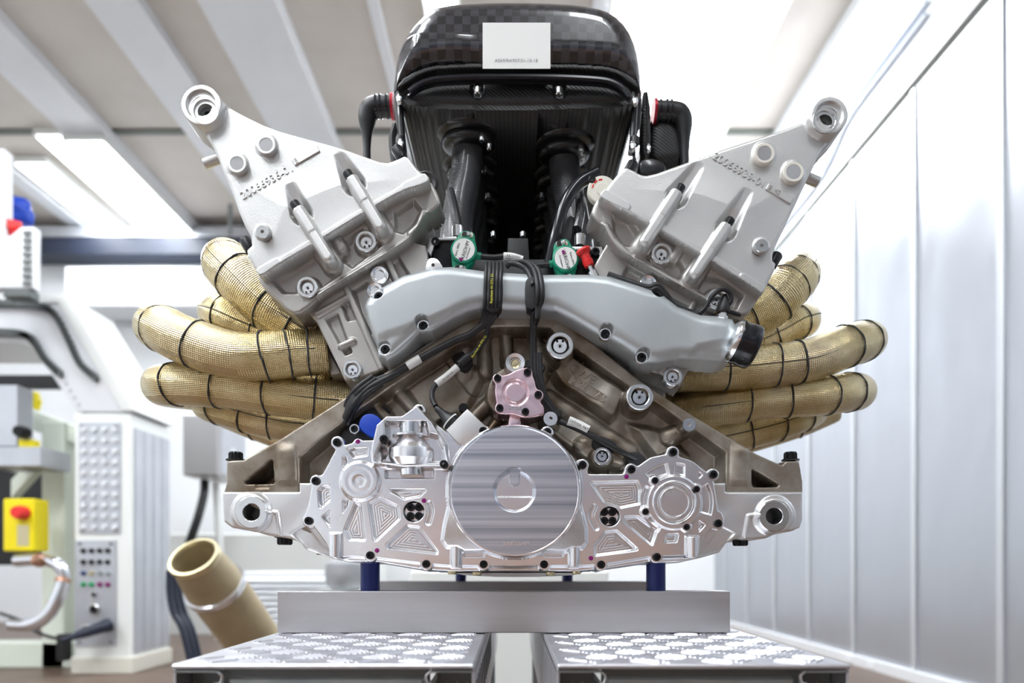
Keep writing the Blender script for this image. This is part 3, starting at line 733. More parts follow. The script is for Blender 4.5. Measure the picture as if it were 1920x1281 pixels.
    ring_part('ear_bore', bc_, -.006, [(0,-24),(bR*.22,-24),(bR*.22,-14),(bR*.41,-12)], 'steel_dark', cv, 32)
    for c, R in S['buttons']:
        o = ring_part('face_button', c, -.001, [(R*.68,1.5),(R*.72,3.5),(R*.94,3.5),(R,1.5),(R,-8)], S['buttonm'], cv)
        ring_part('button_centre', c, -.001, [(0,2.6),(R*.69,2.6)], 'machined_fine', o)
    ring_part('screw_insert', S['screw'], -.0025, [(0,-4),(3.2,-4),(3.2,3.5),(12,3.5),(13,2),(13,-8)], 'steel_ring', cv)
    # column bolts: black heads lying along the column
    for (a, b2) in S['cols']:
        dv = (W(*a)-W(*b2)).normalized(); b = MB()
        b.lathe([(0,-14*u),(9*u,-14*u),(9.3*u,10*u),(8.3*u,12.5*u),(0,12.5*u)], W(a[0], a[1], -.0005)+dv*10*u, dv, 24); b.build('column_bolt', 'black_oxide', cv)
        b = MB(); b.lathe([(0,0),(14.5*u,0),(14.5*u,4*u),(12.5*u,5*u)], W(a[0], a[1], -.001)-dv*3*u, dv, 8) 
    for c, dv in S['edgebolts']:
        b = MB(); b.lathe([(0,-10*u),(11*u,-10*u),(11*u,14*u),(9*u,17*u),(0,17*u)], W(c[0], c[1], .022), Vector((dv[0],0,-dv[1])), 24); b.build('edge_bolt', 'black_oxide', cv)
    c, dv = S['pin']; b = MB(); b.lathe([(0,-18*u),(10*u,-18*u),(10*u,13*u),(9*u,15*u),(0,15*u)], W(c[0], c[1], .02), Vector((dv[0],0,-dv[1])), 24); b.build('side_pin', 'cast_light', cv)
    conform(text('raised_lettering', S['num'], .0128, S['numc'], S['ang'], .0005, 'cast_light', cv, .0011), f_cov2, .004, .0005)
    pc = W(S['plc'][0], S['plc'][1], .002); pc.y = surf_y(f_cov2, .004, *S['plc'])-.0002; b = MB(); b.box((-.0165,-.0015,-.0037), (.0165,.0015,.0037), .0006); pl = b.build('lettering_plate', 'cast_light', cv)
    pl.matrix_basis = Matrix.Translation(pc) @ Matrix.Rotation(-math.radians(S['ang']), 4, 'Y')
    ca, sa = math.cos(math.radians(S['ang'])), math.sin(math.radians(S['ang']))
    text('raised_lettering', S['pltxt'], .0075, pc+Vector((-ca*.0145, -.0016, -sa*.0145)), S['ang'], 0, 'cast_head', pl, .0004, 'LEFT')
    for c, R in S['cplug']: plug(c, R, .017, car)
    for c, R in S['hplug']: plug(c, R, .030, head)
    for c, R in S['sight']: ring_part('sight_boss', c, .024, [(0,-3),(R*.5,-3),(R*.62,1),(R*.9,2),(R,0),(R,-14)], 'machined_fine', head)
L = dict(sgn=-1, label='pale cast cam cover with mounting ear, left bank', num='20066936-01', numc=(499,338), ang=30, plc=(573,291), pltxt='E', bushm='cast_light', buttonm='cast_light',
    boss=((384,207),37), cov=[(420,194),(450,212),(508,240),(576,259),(644,277),(690,294),(722,305),(740,299),(764,288),(779,311),(796,327),(808,340),(800,348),(756,360),(707,388),(640,428),(584,463),(527,496),(490,522),(482,512),(457,472),(475,455),(450,407),(434,360),(420,330),(404,287),(385,250),(372,238),(372,200)],
    swell=[(430,330),(640,285),(790,335),(700,380),(490,515)],
    car=[(478,512),(492,541),(523,568),(536,583),(556,592),(588,570),(602,552),(650,524),(765,453),(786,427),(798,403),(816,394),(827,380),(822,362),(806,334),(756,345),(640,415),(527,480)],
    cpock=[([(510,525),(585,478),(612,500),(636,512),(600,538),(560,548),(530,548)],13), ([(645,455),(680,432),(715,440),(725,450),(660,500),(645,490)],14), ([(740,398),(775,376),(788,392),(778,416),(755,436),(742,432)],13)],
    cflange=[(602,556),(650,526),(765,456),(786,428),(798,402)], carc=[(770,440),(786,425),(795,400)], pip=((634,452),(642,466)),
    cols=[((563,399),(618,487)), ((662,342),(714,428))], groove=[((543,344),(566,402),22), ((634,287),(664,346),23)],
    band=[(488,516),(527,492),(584,458),(640,424),(707,384),(756,357),(806,338)], pads=[((762,354),(796,338)), ((492,512),(520,496))],
    buttons=[((445.5,308),18),((500,273),18)], screw=(493,436), edgebolts=[((466,462),(-.5,-.86)),((750,291),(-.5,-.86))], pin=((397,303),(-.9,.35)),
    cplug=[((686.6,454.6),20),((577,540),20)], hplug=[((661,693.6),18),((675.6,491),11)], sight=[((711,516),17),((703,546),16)],
    head=[(602,548),(578,586),(594,606),(646,714),(680,708),(722,692),(740,660),(790,600),(812,520),(798,460),(765,450)],
    hpock=[([(628,560),(642,552),(662,590),(640,596)],8), ][0:0] or [[(664,545),(690,530),(712,575),(690,640)], [(722,495),(745,480),(770,520),(745,540)], [(612,600),(632,590),(658,660),(648,664)], [(640,570),(652,562),(668,596),(652,600)]],
    hridge=[[(645,530),(716,690)], [(596,590),(650,560)], [(722,480),(752,540)], [(640,650),(662,640)]])
R_ = dict(sgn=1, label='pale cast cam cover with mounting ear, right bank', num='20066939-01', numc=(1388.5,317), ang=-30.5, plc=(1462,363), pltxt='E  42', bushm='steel_ring', buttonm='nylon',
    boss=((1548,226),34), cov=[(1514,224),(1462,244),(1353,279),(1271,309),(1217,328),(1200,325),(1188,317),(1173,311),(1163,320),(1146,339),(1134,356),(1122,370),(1136,380),(1196,408),(1262,448),(1310,476),(1366,510),(1424,548),(1428,556),(1440,533),(1459,496),(1447,484),(1460,451),(1490,389),(1514,339),(1539,286),(1566,255),(1560,226)],
    swell=[(1510,330),(1300,300),(1140,350),(1240,400),(1440,510)],
    car=[(1122,366),(1108,394),(1112,409),(1132,424),(1140,444),(1154,466),(1180,483),(1325,567),(1388,593),(1402,591),(1414,575),(1428,553),(1424,540),(1366,500),(1262,438),(1196,398)],
    cpock=[([(1150,404),(1180,412),(1198,440),(1190,462),(1168,456),(1152,432)],13), ([(1204,478),(1225,452),(1262,470),(1280,500),(1290,530),(1260,514)],14), ([(1310,520),(1350,524),(1392,555),(1380,578),(1340,562),(1312,545)],13)],
    cflange=[(1132,426),(1142,446),(1180,484),(1262,531),(1325,567)], carc=[(1136,426),(1148,452),(1178,480)], pip=((1272,470),(1262,486)),
    cols=[((1266,368),(1209,456)), ((1358,430),(1301,516))], groove=[((1314,304),(1268,370),22), ((1404,354),(1360,432),22)],
    band=[(1124,364),(1196,404),(1262,442),(1310,470),(1366,506),(1425,545)], pads=[((1130,366),(1172,390)), ((1392,524),(1422,543))],
    buttons=[((1432.5,289),19.5),((1487,324),19.5)], screw=(1427,462), edgebolts=[((1450,491),(.5,-.86)),((1180,319),(.5,-.86))], pin=((1521,337),(.9,.4)),
    cplug=[((1240,477),20),((1343.6,562),20)], hplug=[((1261,707),18)], sight=[((1216,532),16)],
    head=[(1325,562),(1345,592),(1330,612),(1276,725),(1240,705),(1200,690),(1180,640),(1130,560),(1112,500),(1140,452),(1180,478)],
    hpock=[[(1178,500),(1205,515),(1180,560),(1155,545)], [(1230,545),(1290,575),(1260,640),(1225,620)], [(1290,600),(1310,610),(1275,680),(1266,676)]],
    hridge=[[(1222,520),(1190,600)], [(1300,570),(1240,700)]])
side(L); side(R_)
# cream/red marked cap behind the right cam cover, clamp clip left
ring_part('round_cap', (1129,356), .035, [(0,4),(11,4),(13,2),(25,1),(27,-1),(27,-12)], 'cream', ENG, label='cream round cap with red marks')
ring_part('cap_screw', (1110,337), .035, [(0,2),(5,3),(7,2),(7,-8)], 'black_oxide', ENG, 16)
b = MB(); 
for a in (150, 120, 90):
    b2 = MB(); q = []
    for t in range(6):
        th = math.radians(a+t*4.0); q.append(W(1129+19*math.cos(th), 356-19*math.sin(th), .0342))
    b2.tube(q, .0011, 6, smooth=False); b2.build('cap_marking', 'red_plastic', ENG)
b = MB(); b.tube([W(797+20*math.cos(math.radians(a)), 345-20*math.sin(math.radians(a)), .04) for a in range(-70, 120, 12)], .0028, 8); b.build('hose_ring', 'rubber', ENG)
# ---------------- airbox
SHELL = chaikin([(740,190),(741,146),(748,108),(770,68),(800,38),(830,24),(900,19),(969,18),(1050,20),(1113,27),(1150,40),(1178,68),(1193,104),(1200,146),(1201,190),(1180,176),(1160,160),(1125,150),(969,146),(830,148),(790,158),(762,178)], 1)
TRAYP = chaikin([(752,178),(790,156),(830,147),(969,144),(1125,149),(1160,158),(1192,178),(1192,205),(1180,214),(1100,220),(969,224),(840,222),(768,214),(752,205)], 1)
YA = .10
def f_shell(X, Y):
    d = poly_d(X, Y, SHELL); h = 42+edge_round(d, 42)
    h += 5*ss(95, 100, Y)*(1-ss(850, 900, X))*ss(760, 790, X)*ss(2, 12, -d) + 6*(1-ss(4, 9, np.abs(Y-146-.0012*(X-969)**2+8)))*0
    return d, h
shell = relief('airbox_shell', (732, 10, 1210, 196), 1.6, YA, f_shell, 'carbon_checker', ENG, wall=600, label='glossy black checker weave carbon airbox shell')
def f_tray(X, Y):
    d = poly_d(X, Y, TRAYP); h = 26+edge_round(d, 24)
    lip = 14*(1-ss(5, 9, np.abs(poly_d(X, Y, SHELL)-1)))
    h = np.maximum(h, 22+lip)
    for c in ((895,176),(1047,177)): 
        q = path_d(X, Y, [c, (c[0]+1, c[1]+14)]); h -= 12*(1-ss(7, 13, q))
    return d, h
tray = relief('airbox_tray', (744, 138, 1200, 232), 1.6, YA+.004, f_tray, 'carbon_twill', ENG, wall=560, label='matte twill carbon airbox tray')
b = MB(); b.tube([W(x, y, YA-.026) for x, y in ((768,174),(785,161),(805,153),(830,149),(900,146),(969,145.5),(1060,147),(1125,151),(1150,157),(1168,168),(1180,182))], .0042, 10); b.build('airbox_seal', 'rubber_gloss', tray)
b = MB(); b.tube([W(x, y, YA-.020) for x, y in ((766,182),(785,169),(805,161),(830,157),(900,154),(969,153.5),(1060,155),(1125,159),(1150,165),(1168,176),(1182,190))], .0028, 8); b.build('airbox_lip', 'carbon_gloss', tray)
def nut(c, Y, parent, s=1.0, ax=(0,-.35,-1)):
    b = MB(); b.lathe([(0,-3*u),(7*u*s,-3*u),(7*u*s,0),(7.5*u*s,3*u),(6*u*s,8*u*s),(5.2*u*s,14*u*s),(3.5*u*s,15.5*u*s),(0,15.5*u*s)], W(c[0], c[1], Y), ax, 16); b.build('flanged_nut', 'steel_ring', parent, angle=25)
for c in ((895,166),(1047,167)): nut(c, YA-.018, tray, 1.15)
for c in ((749,184),(752,268)): nut(c, YA-.012, tray, 1.0)
for c in ((1190,188),(1186,272)): nut(c, YA-.012, tray, 1.0)
nut((917,272), .12, tray, .9); nut((1092,292), .14, tray, .9)
# paper sticker (printed line only)
b = MB(); k = kk(YA-.031); b.box(tuple(W(905,129,YA-.031)-Vector((0,.0004,0))), tuple(W(1032,43,YA-.031)+Vector((0,.0004,0))), 0)
st = b.build('paper_label', 'white_label', shell, label='white paper label')
text('printed_line', 'AE69/RA907/31-10-18', .0058, (968,114), 0, YA-.0316, 'ink_grey', st, .00005)
# side studs, clamps and strut sleeves along the airbox flanks
for sx, xs in ((-1, (748,750,753,757)), (1, (1192,1190,1187,1183))):
    b = MB(); b.tube([W(xs[0], 150, .105), W(xs[1], 200, .100), W(xs[2], 250, .10), W(xs[3], 290, .10)], .0045, 10); b.build('side_strap', 'carbon_gloss', tray)
    for y in (176, 258):
        b = MB(); b.lathe([(0,0),(9*u,0),(9.5*u,2*u),(9.5*u,16*u),(8*u,18*u),(0,18*u)], W(xs[1], y, .092), (0,0,-1), 18); b.build('strap_sleeve', 'rubber', tray)
for i, x in enumerate((748, 1193)):
    b = MB(); b.tube([W(x, 130, .10), W(x+(-6 if i == 0 else 6), 170, .11), W(x+(-2 if i == 0 else 4), 230, .105), W(x+(4 if i == 0 else -4), 262, .10), W(x+(6 if i == 0 else -4), 300, .10)], .0025, 8); b.build('harness_lead', 'cable_black', ENG)
# airbox connectors
def elbow(pts, rr, ringc, dirx, nm):
    b = MB(); b.tube([W(x, y, .13) for x, y in pts], rr, 16, n=6); e = b.build('elbow_connector', 'rubber', ENG)
    b = MB(); b.lathe([(0,0),(22*u*1.18,0),(22*u*1.18,6*u),(0,6*u)], W(ringc[0], ringc[1], .13), (dirx,0,0), 24); b.build('coupling_ring', 'red_ring', e, label='red coupling ring')
    for q in (10, 22, 30):
        b = MB(); b.lathe([(17*u,0),(22*u*1.1,1*u),(22*u*1.1,5*u),(17*u,6*u)], W(ringc[0]+dirx*q, ringc[1], .13), (dirx,0,0), 24); b.build('connector_rib', 'rubber_gloss', e)
elbow([(738,200),(715,200),(698,203),(690,215),(688,240),(688,300)], [.0135,.0135,.0135,.011,.0065,.005,.005], (739,200), -1, 'l')
elbow([(1226,210),(1250,211),(1272,214),(1281,228),(1283,255),(1284,310)], [.0135,.0135,.0135,.011,.0075,.006,.006], (1224,210), 1, 'r')
b = MB(); b.tube([W(742,235,.12), W(736,258,.12), W(738,292,.12), W(742,310,.12)], .005, 8); b.build('harness_lead', 'cable_black', ENG)
# carbon dome right of the airbox and its bracket
def f_dome(X, Y):
    d = poly_d(X, Y, chaikin([(1205,330),(1208,240),(1225,228),(1250,228),(1272,245),(1284,275),(1286,330)], 2)); return d, 30+edge_round(d, 26)
relief('carbon_dome', (1200, 222, 1292, 334), 1.8, .15, f_dome, 'carbon_twill', ENG, wall=120)
back_prism('dome_bracket', chaikin([(1196,306),(1215,298),(1240,304),(1250,318),(1240,334),(1200,334)], 1), .085, .10, 'carbon_gloss', .09)
back_prism('side_plate', chaikin([(1203,170),(1220,168),(1222,290),(1204,300)], 1), .12, .14, 'carbon_twill', .12)
nut((1215,276), .115, ENG, .9)
# ---------------- intake runners, six pairs, receding along the vee
for i in range(6):
    y = .125+i*.070
    for sg in (-1, 1):
        xo = -.058 if sg < 0 else .070; ztop = ZC+.572
        yo = y+(.022 if sg > 0 else 0)
        p = [Vector((xo*1.02, yo+.02, ztop)), Vector((xo*1.05, yo+.016, ztop-.05)), Vector((xo*1.18, yo+.004, ztop-.10)), Vector((xo*1.26, yo-.012, ztop-.155)), Vector((xo*1.32, yo-.016, ztop-.19))]
        b = MB(); b.tube(p, [.0215,.0205,.0205,.0205,.020], 22, n=5); rn = b.build('intake_runner', 'carbon_runner', ENG, angle=60)
        b = MB(); b.lathe([(.021,-.02),(.030,-.018),(.035,-.014),(.036,-.008),(.034,-.005),(.041,-.002),(.043,.003),(.043,.008),(.0,.008)], p[0], (0,-.15,1), 32); b.build('trumpet_flange', 'carbon_gloss', rn, angle=60)
        b = MB(); b.lathe([(0,-.012),(.026,-.012),(.026,.0),(.0225,.002),(0,.002)], p[-1], (0,0,1), 24); b.build('runner_collar', 'rubber', rn)
        if i < 2:
            b = MB(); b.lathe([(0,0),(.0042,0),(.0042,.007),(.003,.010),(0,.010)], p[0]+Vector((.020*sg*-1 if sg < 0 else .02, -.030, -.018)), (0,-.3,-1), 12); b.build('flange_nut', 'steel_ring', rn)
# valley hardware
b = MB(); b.tube([W(1120,325,.07), W(1085,345,.065), W(1058,385,.06), W(1043,440,.058), W(1030,500,.062)], .0075, 12); b.build('breather_hose', 'rubber_gloss', ENG)
back_prism('hose_shield', chaikin([(1030,500),(1040,440),(1052,420),(1075,400),(1085,440),(1092,500)], 1), .075, .10, 'rubber', .08)
for x in (858, 1082):
    b = MB(); b.lathe([(0,0),(11*u,0),(11*u,22*u),(9*u,24*u),(0,24*u)], W(x+ (0 if x < 900 else 5), 446 if x < 900 else 462, .058), (0,0,1), 20); b.build('hose_fitting', 'machined_fine', ENG)
    b = MB(); b.tube([W(x, 430, .06), W(x-6 if x < 900 else x+6, 395, .07), W(x-14 if x < 900 else x+4, 360, .09)], .006, 10); b.build('braided_hose', 'carbon_runner', ENG)
b = MB(); b.prism([(948,545),(952,445),(990,445),(996,545)], .11, .20, .003); b.build('valley_block', 'black_matte', ENG)
for x, y in ((880,330),(915,365),(1015,365),(925,437),(980,437)):
    b = MB(); b.lathe([(0,0),(6*u,0),(6*u,12*u),(0,12*u)], W(x, y, .16), (0,-.3,-1), 12); b.build('valley_screw', 'steel_ring', ENG)
# throttle sensors
def sensor(c, ang, lead, cb):
    Y = .035; root = MB(); A = math.radians(ang)
    def rot(x, y): return (c[0]+x*math.cos(A)-y*math.sin(A), c[1]+x*math.sin(A)+y*math.cos(A))
    pl = chaikin([rot(-17,-34),(rot(-6,-40)),rot(10,-40),rot(15,-26),rot(22,-12),rot(22,12),rot(15,26),rot(10,40),rot(-12,40),rot(-17,26),rot(-22,12),rot(-22,-12)], 1)
    root.prism(pl, Y, Y+.012, .001); s = root.build('throttle_sensor', 'green_plastic', ENG, label='green round position sensor')
    ring_part('sensor_body', c, Y, [(0,9),(22,9),(24.5,7),(24.5,-4)], 'green_plastic', s, 40)
    ring_part('sensor_label', c, Y, [(0,9.6),(20.5,9.6),(20.8,9)], 'white_label', s, 40)
    k = kk(Y); ta = cb
    text('printed_line', 'VARIOHM', .0062, (c[0]+1.5, c[1]), ta, Y-.0062, 'ink', s, .00005, sx=.95)
    text('printed_line', 'EuroSensor', .0030, rot2(c, 8, ta), ta, Y-.0062, 'ink', s, .00005)
    text('printed_line', 'Euro XPH', .0036, rot2(c, -13, ta), ta, Y-.0062, 'ink', s, .00005)
    t0 = rot2(c, -1, ta, -15.5); b = MB(); b.prism([(t0[0]-4,t0[1]-4),(t0[0]+4,t0[1]-1),(t0[0]-2,t0[1]+5)], Y-.0064, Y-.006); b.build('printed_triangle', 'purple', s)
    for q in (-32, 32):
        p = rot(-2 if q < 0 else 0, q); pd = chaikin([(p[0]-11,p[1]-6),(p[0]+11,p[1]-6),(p[0]+11,p[1]+6),(p[0]-11,p[1]+6)], 1)
        b = MB(); b.prism(pd, Y-.001, Y+.002, .0004); e = b.build('sensor_ear', 'cream', s)
        ring_part('ear_slot', (p[0]-4, p[1]), Y-.001, [(0,.5),(6,.5)], 'dark_hole', e, 16)
        ring_part('ear_screw', (p[0]+3, p[1]), Y-.001, [(0,7),(3,6.5),(5,4),(5,0)], 'steel_ring', e, 16)
    b = MB(); b.tube([W(x, y, Y+.004) for x, y in lead[:2]], .0042, 10, smooth=False); b.build('cable_gland', 'green_plastic', s)
    b = MB(); b.tube([W(x, y, Y+.004) for x, y in lead[1:]], .0034, 10); b.build('sensor_lead', 'cable_black', s)
def rot2(c, off, ang, along=0):
    a = math.radians(ang); return (c[0]+along*math.cos(a)+off*math.sin(a), c[1]-along*math.sin(a)+off*math.cos(a))
sensor((870,472), 14, [(889,479),(902,481),(925,483),(948,481),(968,484),(985,494)], 72)
sensor((1060,488), -8, [(1042,494),(1030,496),(1005,498),(990,497),(972,494)], -75)
b = MB(); b.tube([W(944,481,.0385), W(960,482,.0385), W(980,488,.0385)], .0046, 12); lb = b.build('cable_sleeve', 'white_label', ENG)
text('printed_line', '140 010 863', .0036, (962,487), -9, .0385-.0048, 'ink', lb, .00005); text('printed_line', 'RA 13 FCV', .0036, (963,481), -9, .0385-.0049, 'ink', lb, .00005)
# throttle bodies (black plates with alloy ends)
for P, bl, A in (([(815,452),(856,447),(860,460),(850,520),(822,515),(812,480)], (817,455), [(806,446),(856,443),(856,450),(818,450),(808,480),(800,470)]), ([(1122,470),(1078,466),(1070,480),(1075,525),(1110,525),(1124,490)], (1116,474), [(1128,462),(1068,462),(1068,468),(1120,468),(1128,492),(1134,480)])):
    b = MB(); b.prism(P, .045, .09, .002); tbd = b.build('throttle_body', 'black_oxide', ENG); bolts([bl], .044, tbd, s=1.1)
    b = MB(); b.prism(A, .042, .06, .001); b.build('throttle_plate', 'cast_lower', tbd)
# red protective cap on a fitting
b = MB(); d0 = W(1094,472,.03); d1 = W(1112,515,.03); dv = (d1-d0)
b.lathe([(0,-4*u),(14*u,-4*u),(15*u,0),(13*u,4*u),(9.5*u,6*u),(9*u,18*u),(10.5*u,20*u),(9.5*u,30*u),(0,30*u)], d0, dv, 24); rc = b.build('protective_cap', 'red_plastic', ENG, label='red plastic protective cap')
b = MB(); b.lathe([(0,24*u),(4.5*u,24*u),(4.5*u,42*u),(10*u,43*u),(11*u,60*u),(0,60*u)], d0, dv, 12); b.build('cap_stem', 'steel_ring', rc)
# ---------------- wiring over the manifold
def cable(pts, r, name='cable', m='cable_black', parent=ENG):
    b = MB(); b.tube([W(*p) for p in pts], r, 10); return b.build(name, m, parent, angle=60)
YM = -.010
for i, dx in enumerate((-13,-6,1,8,15)):
    cable([(925+dx,494,.02),(925+dx,505,.0),(924+dx,520,YM),(923+dx,545,YM),(922+dx,570,YM+.002),(918+dx*.8,590,.006),(908+dx*.6,610,.014)], .0024 if i != 1 else .0028)
for i, dx in enumerate((0,8)):
    cable([(968,492,.03),(985+dx*.6,492,.02),(1000+dx,505,.0),(1007+dx,530,YM-.002),(1008+dx,560,YM-.002),(1000+dx*.8,588,.004),(998+dx*.5,620,.02),(999+dx*.6,680,.024),(1008+dx*.8,730,.022),(1040+dx*.8,775,.022)], .0030)
cable([(950,500,.03),(958,494,.026),(975,498,.022),(990,510,.005),(1000,535,YM)], .0032)
cable([(908,608,.014),(880,628,.015),(850,640,.015),(790,672,.016),(735,705,.018),(690,730,.020),(655,770,.026),(645,790,.034)], .0042)
cable([(915,598,.012),(912,630,.018),(895,655,.022),(868,680,.024),(842,702,.024),(815,725,.022),(810,745,.018),(817,762,.010)], .0030)
lb = cable([(858,688,.0240),(846,699,.0240),(834,709,.0240),(818,720,.0225)], .0045, 'cable_sleeve', 'white_label'); text('printed_line', '100 025 934', .0032, (839,706), 40, .0240-.0050, 'ink', lb, .00005)
cable([(880,668,.0235),(862,684,.0243)], .0058, 'heat_shrink')
lb = cable([(788,672.5,.016),(775,680,.016),(764,687,.0165)], .0052, 'cable_sleeve', 'white_label')
for i, dx in enumerate((0,5,10,14)):
    cable([(700+dx*1.2,705+dx,.019),(670+dx,728+dx,.02),(652+dx,752+dx,.028),(640+dx*.8,785+dx*.8,.036)], .0032)
b = MB(); b.prism(chaikin([(650,748),(690,712),(728,698),(734,706),(700,724),(668,752),(650,790),(642,785)], 1), .020, .024, .001); b.build('harness_clip', 'rubber', ENG)
b = MB(); b.prism(chaikin([(841,655),(848,640),(862,636),(876,660),(888,680),(880,696),(868,700),(850,680)], 1), .048, .052, .001); b.build('tape_patch', 'black_matte', ENG)
for y0, y1, xx in ((662,700,1004),):
    for dx in (-7,-1,5,9): cable([(xx+dx,y0,.02),(xx+dx+1,y1,.02),(xx+dx+10,740,.021),(xx+dx+32,778,.024),(xx+dx+52,795,.026)], .0026)
cable([(1050,790,.024),(1085,805,.020),(1120,823,.018),(1160,845,.022),(1195,862,.034)], .0036)
lb = cable([(1066,789,.0198),(1085,797,.0192),(1103,807,.0188)], .0056, 'cable_sleeve', 'white_label'); text('printed_line', 'EXT/OIL P&T', .0042, (1086,797), -27, .0192-.0061, 'ink', lb, .00005)
b = MB(); b.prism(chaikin([(1108,830),(1120,815),(1150,825),(1160,840),(1150,850),(1120,848)], 1), .024, .034, .001); b.build('cable_clip', 'rubber', ENG)
b = MB(); b.prism(chaikin([(1170,850),(1195,845),(1215,860),(1210,875),(1180,878)], 1), .03, .05, .002); b.build('oil_connector', 'rubber', ENG)
for c in ((990,684),(1014,690),(1046,776)): ring_part('cable_clip', c, .02, [(0,3),(6,3),(8,0),(8,-10)], 'rubber', ENG, 16)
# yellow print on a cable
text('printed_line', 'Raychem 44 EPD 22', .0040, (922,541), 88, YM-.0032, 'ink_yellow', ENG, .00005)
text('printed_line', 'Raychem 44 EPD 22', .0036, (898,650), 57, .0150, 'ink_yellow', ENG, .00005)
# strap over the manifold
b = MB(); b.prism(chaikin([(984,530),(990,520),(1004,518),(1014,540),(1016,570),(1012,596),(1002,600),(1004,575),(998,582),(985,575)], 1), YM+.0005, .01, .001); b.build('ribbed_strap', 'rubber', ENG)
b = MB(); b.prism(chaikin([(908,516),(940,514),(944,540),(940,584),(912,586),(908,560)], 1), YM+.0035, .012, .001); b.build('wrap_band', 'rubber', ENG)
cable([(1140,520,.012),(1180,534,.008),(1215,545,.004),(1232,541,.002),(1244,552,.004),(1262,574,.008),(1300,589,.010),(1320,580,.008),(1335,556,.004),(1352,543,.004),(1368,548,.006),(1370,565,.008),(1358,578,.010)], .0026)
for i, dy in enumerate((-5, 4)): cable([(1140,520+dy,.014),(1180,534+dy,.010),(1214,544+dy,.006),(1232,540+dy,.004),(1246,554+dy,.006),(1264,576+dy*.6,.010),(1300,590+dy*.6,.013),(1318,580+dy*.4,.012)], .0036)
cable([(1362,582,.012),(1385,590,.02),(1398,588,.03),(1404,580,.05)], .0022)
# ---------------- exhaust primaries
def pipe(pts, r, seams, Y=None):
    P = [W(*p) for p in pts]; b = MB(); pl, tn = b.tube(P, r, 28, n=9, uv=True); pipe_ob = b.build('exhaust_pipe', 'gold_foil', ENG, angle=180, recalc=False)
    N = len(pl); rs = r if isinstance(r, (list, tuple)) else [r, r]
    for s in seams:
        i = int(s*(N-1)); f = s*(len(rs)-1); q = min(int(f), len(rs)-2); rr = rs[q]+(rs[q+1]-rs[q])*(f-q)
        t = tn[i]; uu = t.orthogonal().normalized(); vv = t.cross(uu); c = pl[i]
        ring = [c+(uu*math.cos(a)+vv*math.sin(a))*(rr+.0002+.0004*math.sin(a*9))+t*.0016*math.sin(a*2+s*20) for a in [2*PI*j/40 for j in range(41)]]
        b = MB(); b.tube(ring, .0011, 6, smooth=False, caps=False); b.build('stitched_seam', 'thread', pipe_ob)
    # lengthwise seam
    u0 = Vector((0,-1,-.15)); line = [pl[i]+((u0-tn[i]*u0.dot(tn[i])).normalized())*((rs[0]+rs[-1])/2+.0004) for i in range(4, int(N*.72))]
    b = MB(); b.tube(line, .0006, 6, smooth=False); b.build('stitched_seam', 'thread', pipe_ob)
    # dark cuff at the port
    return pipe_ob
pipe([(600,640,.09),(560,610,.09),(505,575,.085),(450,523,.085),(428,500,.10),(430,495,.14),(470,520,.22),(540,600,.32)], [.030,.031,.031,.031,.030,.030,.030,.030], (.16,.30,.46,.58))
pipe([(600,660,.20),(540,640,.19),(470,612,.185),(425,592,.19),(408,588,.22),(430,600,.28),(500,640,.36)], [.026,.027,.027,.027,.027,.027], (.3,.5))
pipe([(612,660,.075),(560,662,.065),(519,666,.06),(443,668,.055),(352,640,.06),(310,620,.075),(296,614,.11),(310,625,.16),(380,660,.26),(480,700,.36)], [.0275,.0285,.029,.029,.029,.028,.027,.027,.027], (.075,.17,.27,.42,.58))
pipe([(660,755,.11),(600,750,.10),(534,742,.095),(443,728,.095),(352,721,.10),(318,722,.115),(306,724,.15),(330,730,.20),(420,745,.30)], [.025,.0265,.027,.027,.027,.027,.026,.026], (.15,.3,.42,.56))
pipe([(640,800,.18),(560,795,.17),(490,782,.165),(440,768,.17),(400,757,.19),(400,757,.24),(450,770,.32)], [.026,.027,.027,.027,.027], (.28,.42,.6))
pipe([(640,735,.14),(610,722,.14),(560,710,.15),(500,705,.18)], [.026,.026,.026], (.2,))
pipe([(610,830,.27),(540,815,.27),(470,790,.28),(430,775,.31)], [.026,.026,.026], (.3,.6))
# right bank
pipe([(1330,640,.12),(1390,605,.12),(1440,575,.12),(1475,540,.12),(1492,522,.135),(1490,518,.17),(1450,545,.25),(1390,620,.34)], [.029,.030,.030,.029,.028,.028,.028], (.16,.32,.46,.56))
pipe([(1330,660,.22),(1400,648,.21),(1455,625,.21),(1490,606,.215),(1504,602,.245),(1480,615,.31),(1420,650,.38)], [.026,.026,.026,.026,.026], (.3,.5))
pipe([(1272,696,.11),(1370,692,.10),(1423,688,.10),(1514,676,.105),(1580,652,.12),(1612,642,.14),(1622,640,.18),(1600,648,.24),(1540,680,.33),(1450,710,.42)], [.0265,.027,.027,.0275,.0275,.027,.026,.026], (.10,.26,.31,.46,.58))
pipe([(1262,772,.15),(1380,757,.13),(1453,748,.13),(1544,742,.135),(1590,736,.15),(1606,736,.19),(1580,740,.24),(1500,755,.33)], [.024,.0255,.026,.026,.025,.025], (.18,.32,.46,.58))
pipe([(1300,830,.20),(1370,815,.20),(1440,798,.20),(1500,778,.215),(1520,770,.25),(1490,775,.32)], [.026,.026,.026,.025,.025], (.3,.45,.6))
pipe([(1250,752,.17),(1320,735,.16),(1370,720,.18),(1420,712,.21)], [.026,.026,.026], (.2,))
pipe([(1560,765,.30),(1500,790,.30),(1420,815,.30),(1360,830,.30)], [.024,.025,.025], (.4,))
